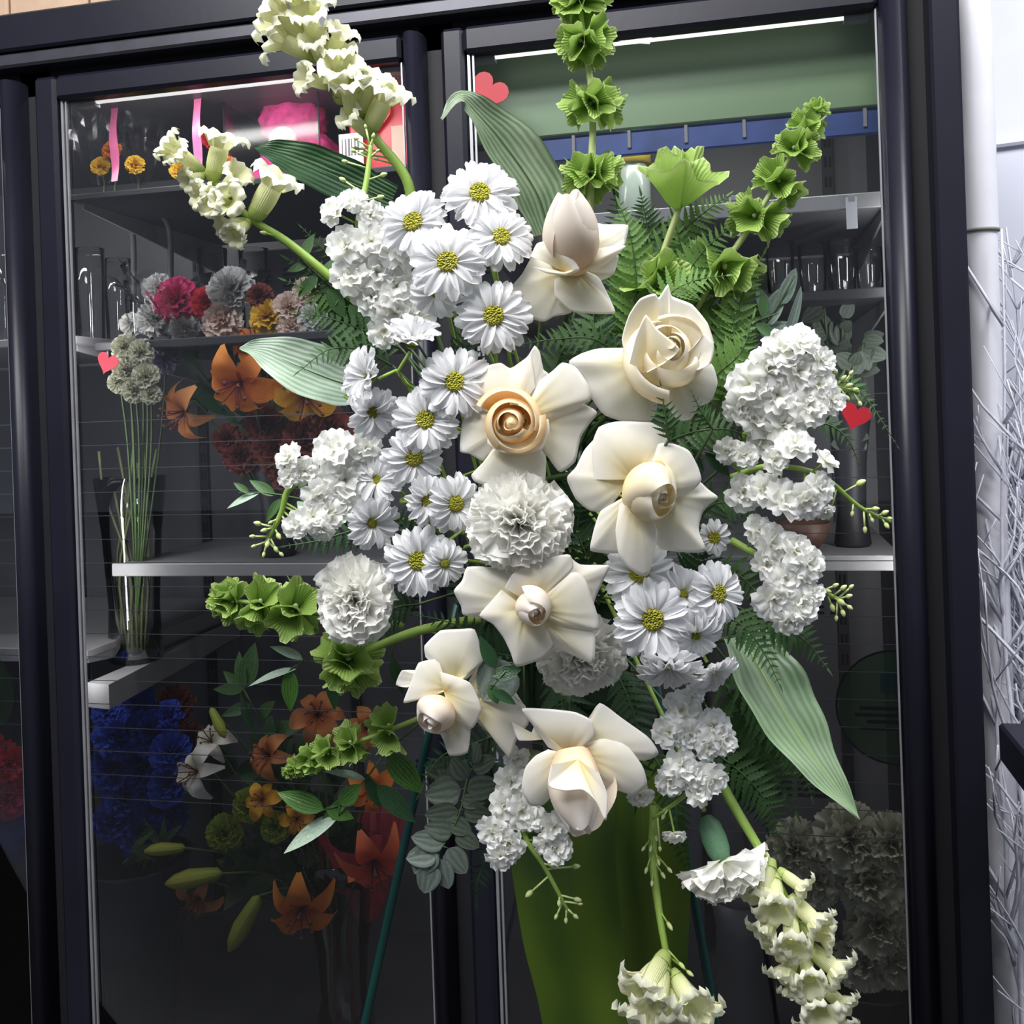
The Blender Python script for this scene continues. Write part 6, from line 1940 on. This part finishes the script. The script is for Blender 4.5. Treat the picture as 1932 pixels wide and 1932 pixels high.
# --- far left bay
lp = WY(15, 1600, 1.74)
for px, py, r, cs, lb in ((-20, 1425, 44, C_RED, 'red flower above the coral one in the far left bay'), (22, 1440, 36, C_RED, 'red flower at the far left door edge'), (15, 1505, 42, C_PINK, 'coral pink flower in the far left bay'), (-35, 1500, 44, C_PINK, 'coral pink flower cut by the left picture edge')):
    head(px, py, 1.72, r, cs, lb, 'flowers of the far left bay', foot=(lp.x - 0.03, 1.76, lp.z - 0.02))
zw_ = WY(20, 1625, 1.76).z
lathe_thing('blue_wrap', 'blue paper wrap in the far left bay', 'wrapping', -15, 1535, zw_, 1.76, [(0, 0), (66, 0), (72, .5), (82, 1.0), (78, 1.0), (60, .5), (0, .1)], plain('blue tissue', (0.012, 0.035, 0.30), 0.6, var=0.5, nscale=30))
lathe_thing('flower_bucket', 'black bucket under the blue wrap at the far left', 'bucket', -15, 1628, zf, 1.76, [(0, 0), (56, 0), (60, .05), (70, .96), (74, 1.0), (70, 1.0), (0, .98)], M['standard'])
lathe_thing('glass_vase', 'clear vase in the far left bay at the picture edge', 'vase', 0, 470, ZL, 1.82, CUP, VG, GV)
lathe_thing('glass_vase', 'second clear vase in the far left bay', 'vase', -45, 500, ZL, 1.84, CUP, VG, GV)

# --- right bay
jz = ZR1
p, pm = pm_at(1195, 288, 1.85)
jar = thing('glass_jar', 'glass jar with a yellow lid on the upper right shelf', 'jar', T(p.x, 1.85, jz))
hh = p.z - jz
obj('jar_body', MB().lathe([(0, 0), (27 * pm, 0), (30 * pm, 0.006), (30 * pm, hh * 0.75), (25 * pm, hh * 0.8), (25 * pm, hh * .84)], 22).mesh('jar_body', plain('milky jar glass', (0.28, 0.34, 0.30), 0.2, var=0.1)), jar)
obj('lid', MB().lathe([(0, hh), (31 * pm, hh), (32 * pm, hh * .97), (32 * pm, hh * .85), (24 * pm, hh * .84)], 22).mesh('lid', plain('yellow lid', (0.42, 0.33, 0.03), 0.4, var=0.05)), jar)
cn = thing('green_cone', 'dark green cone shaped topiary behind the yellow lid jar', 'plant', T(WY(1185, 300, 1.98).x, 1.98, jz))
pc_, pm2 = pm_at(1185, 212, 1.98)
obj('crown', MB().lathe([(26 * pm2, 0.03), (24 * pm2, (pc_.z - jz) * .5), (14 * pm2, (pc_.z - jz) * .8), (0, pc_.z - jz)], 18, fn=lambda r, z, a, v: (r * (1 + .12 * math.sin(9 * a + v * 20)), z)).mesh('crown', M['fern_dark']), cn)
obj('pot', MB().lathe([(0, 0), (15 * pm2, 0), (20 * pm2, 0.03), (0, 0.03)], 16).mesh('pot', M['standard']), cn)
for i, (px, pt, lb) in enumerate(((1470, 458, 'clear drinking glass beside the slanting bell stem'), (1532, 462, 'clear glass in the middle of the upper right shelf'), (1588, 452, 'clear glass third on the upper right shelf'), (1640, 470, 'clear glass nearest the right door edge'))):
    lathe_thing('glass_vase', lb, 'vase', px, pt, ZR2, 1.80 + 0.05 * (i % 2), CUP, VG, GV)
for px, py0, py1, lb in ((1385, 372, 446, 'clear plastic tag hanging from the upper right shelf'), (1606, 372, 432, 'small price tag hanging at the right of the shelf')):
    a, b = WY(px, py0, 1.69), WY(px, py1, 1.69)
    w = 10 * dep(a) / FPX
    t = thing('price_tag', lb, 'tag', T(a), 'tags on the upper right shelf')
    hgt = a.z - b.z
    obj('plate', MB().bbox(-w, w, -0.001, 0.001, -hgt, 0, 0.0005).mesh('plate', seethrough('milky plastic', (0.7, 0.72, 0.78), 0.5), smooth=False), t)
    obj('clip', MB().bbox(-w * .6, w * .6, -0.003, 0.003, -0.006, 0.002, 0.0005).mesh('clip', M['shelf_rail'], smooth=False), t)
gv = WY(1590, 900, 1.86)
lathe_thing('dark_vase', 'dark vase of grey green leaves in the right bay', 'vase', 1600, 760, ZR3, 1.86, VASE, M['standard'])
for i, (px, py, lb) in enumerate(((1590, 600, 'grey green sprig behind the tall right stock'), (1630, 640, 'grey green sprig near the right door edge'), (1555, 580, 'grey green sprig beside the silvery sprig'), (1610, 690, 'grey green sprig lowest above the right paper heart'))):
    foliage(lb, px, py, 1.80, (gv.x, 1.86, ZR3 + 0.05), 20, 0, 44, EUC['euc'], 260 + i)
lathe_thing('brown_bowl', 'brown bowl half hidden behind the right stock', 'bowl', 1515, 985, ZR3, 1.80, [(0, 0), (22, 0), (40, 0.4), (52, 1.0), (49, 1.0), (36, .42), (0, .05)], plain('brown clay', (0.10, 0.05, 0.035), 0.5, var=0.2))
wb = WY(1640, 1830, 1.80)
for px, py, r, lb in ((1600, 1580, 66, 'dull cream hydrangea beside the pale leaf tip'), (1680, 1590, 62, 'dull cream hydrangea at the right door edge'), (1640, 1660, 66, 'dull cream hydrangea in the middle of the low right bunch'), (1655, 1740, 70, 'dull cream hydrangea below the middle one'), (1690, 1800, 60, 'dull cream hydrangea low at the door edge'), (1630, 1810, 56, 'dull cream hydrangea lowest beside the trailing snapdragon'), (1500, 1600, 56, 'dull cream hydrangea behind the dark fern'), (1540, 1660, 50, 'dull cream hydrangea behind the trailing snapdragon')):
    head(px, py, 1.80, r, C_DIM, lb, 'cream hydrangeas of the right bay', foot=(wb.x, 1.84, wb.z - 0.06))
lathe_thing('flower_bucket', 'dark bucket of cream hydrangeas low in the right bay', 'bucket', 1640, 1840, zf, 1.84, [(0, 0), (64, 0), (92, 0.97), (96, 1.0), (92, 1.0), (86, 0.95), (60, .02), (0, .02)], M['standard'])
lathe_thing('dark_vase', 'grey vase behind the right easel leg', 'vase', 1400, 1690, zf, 1.95, [(0, 0), (50, 0), (56, .3), (50, .8), (60, 1.0), (56, 1.0), (46, .8), (0, .04)], plain('grey zinc', (0.16, 0.16, 0.18), 0.4, 0.3, var=0.2, nscale=8))
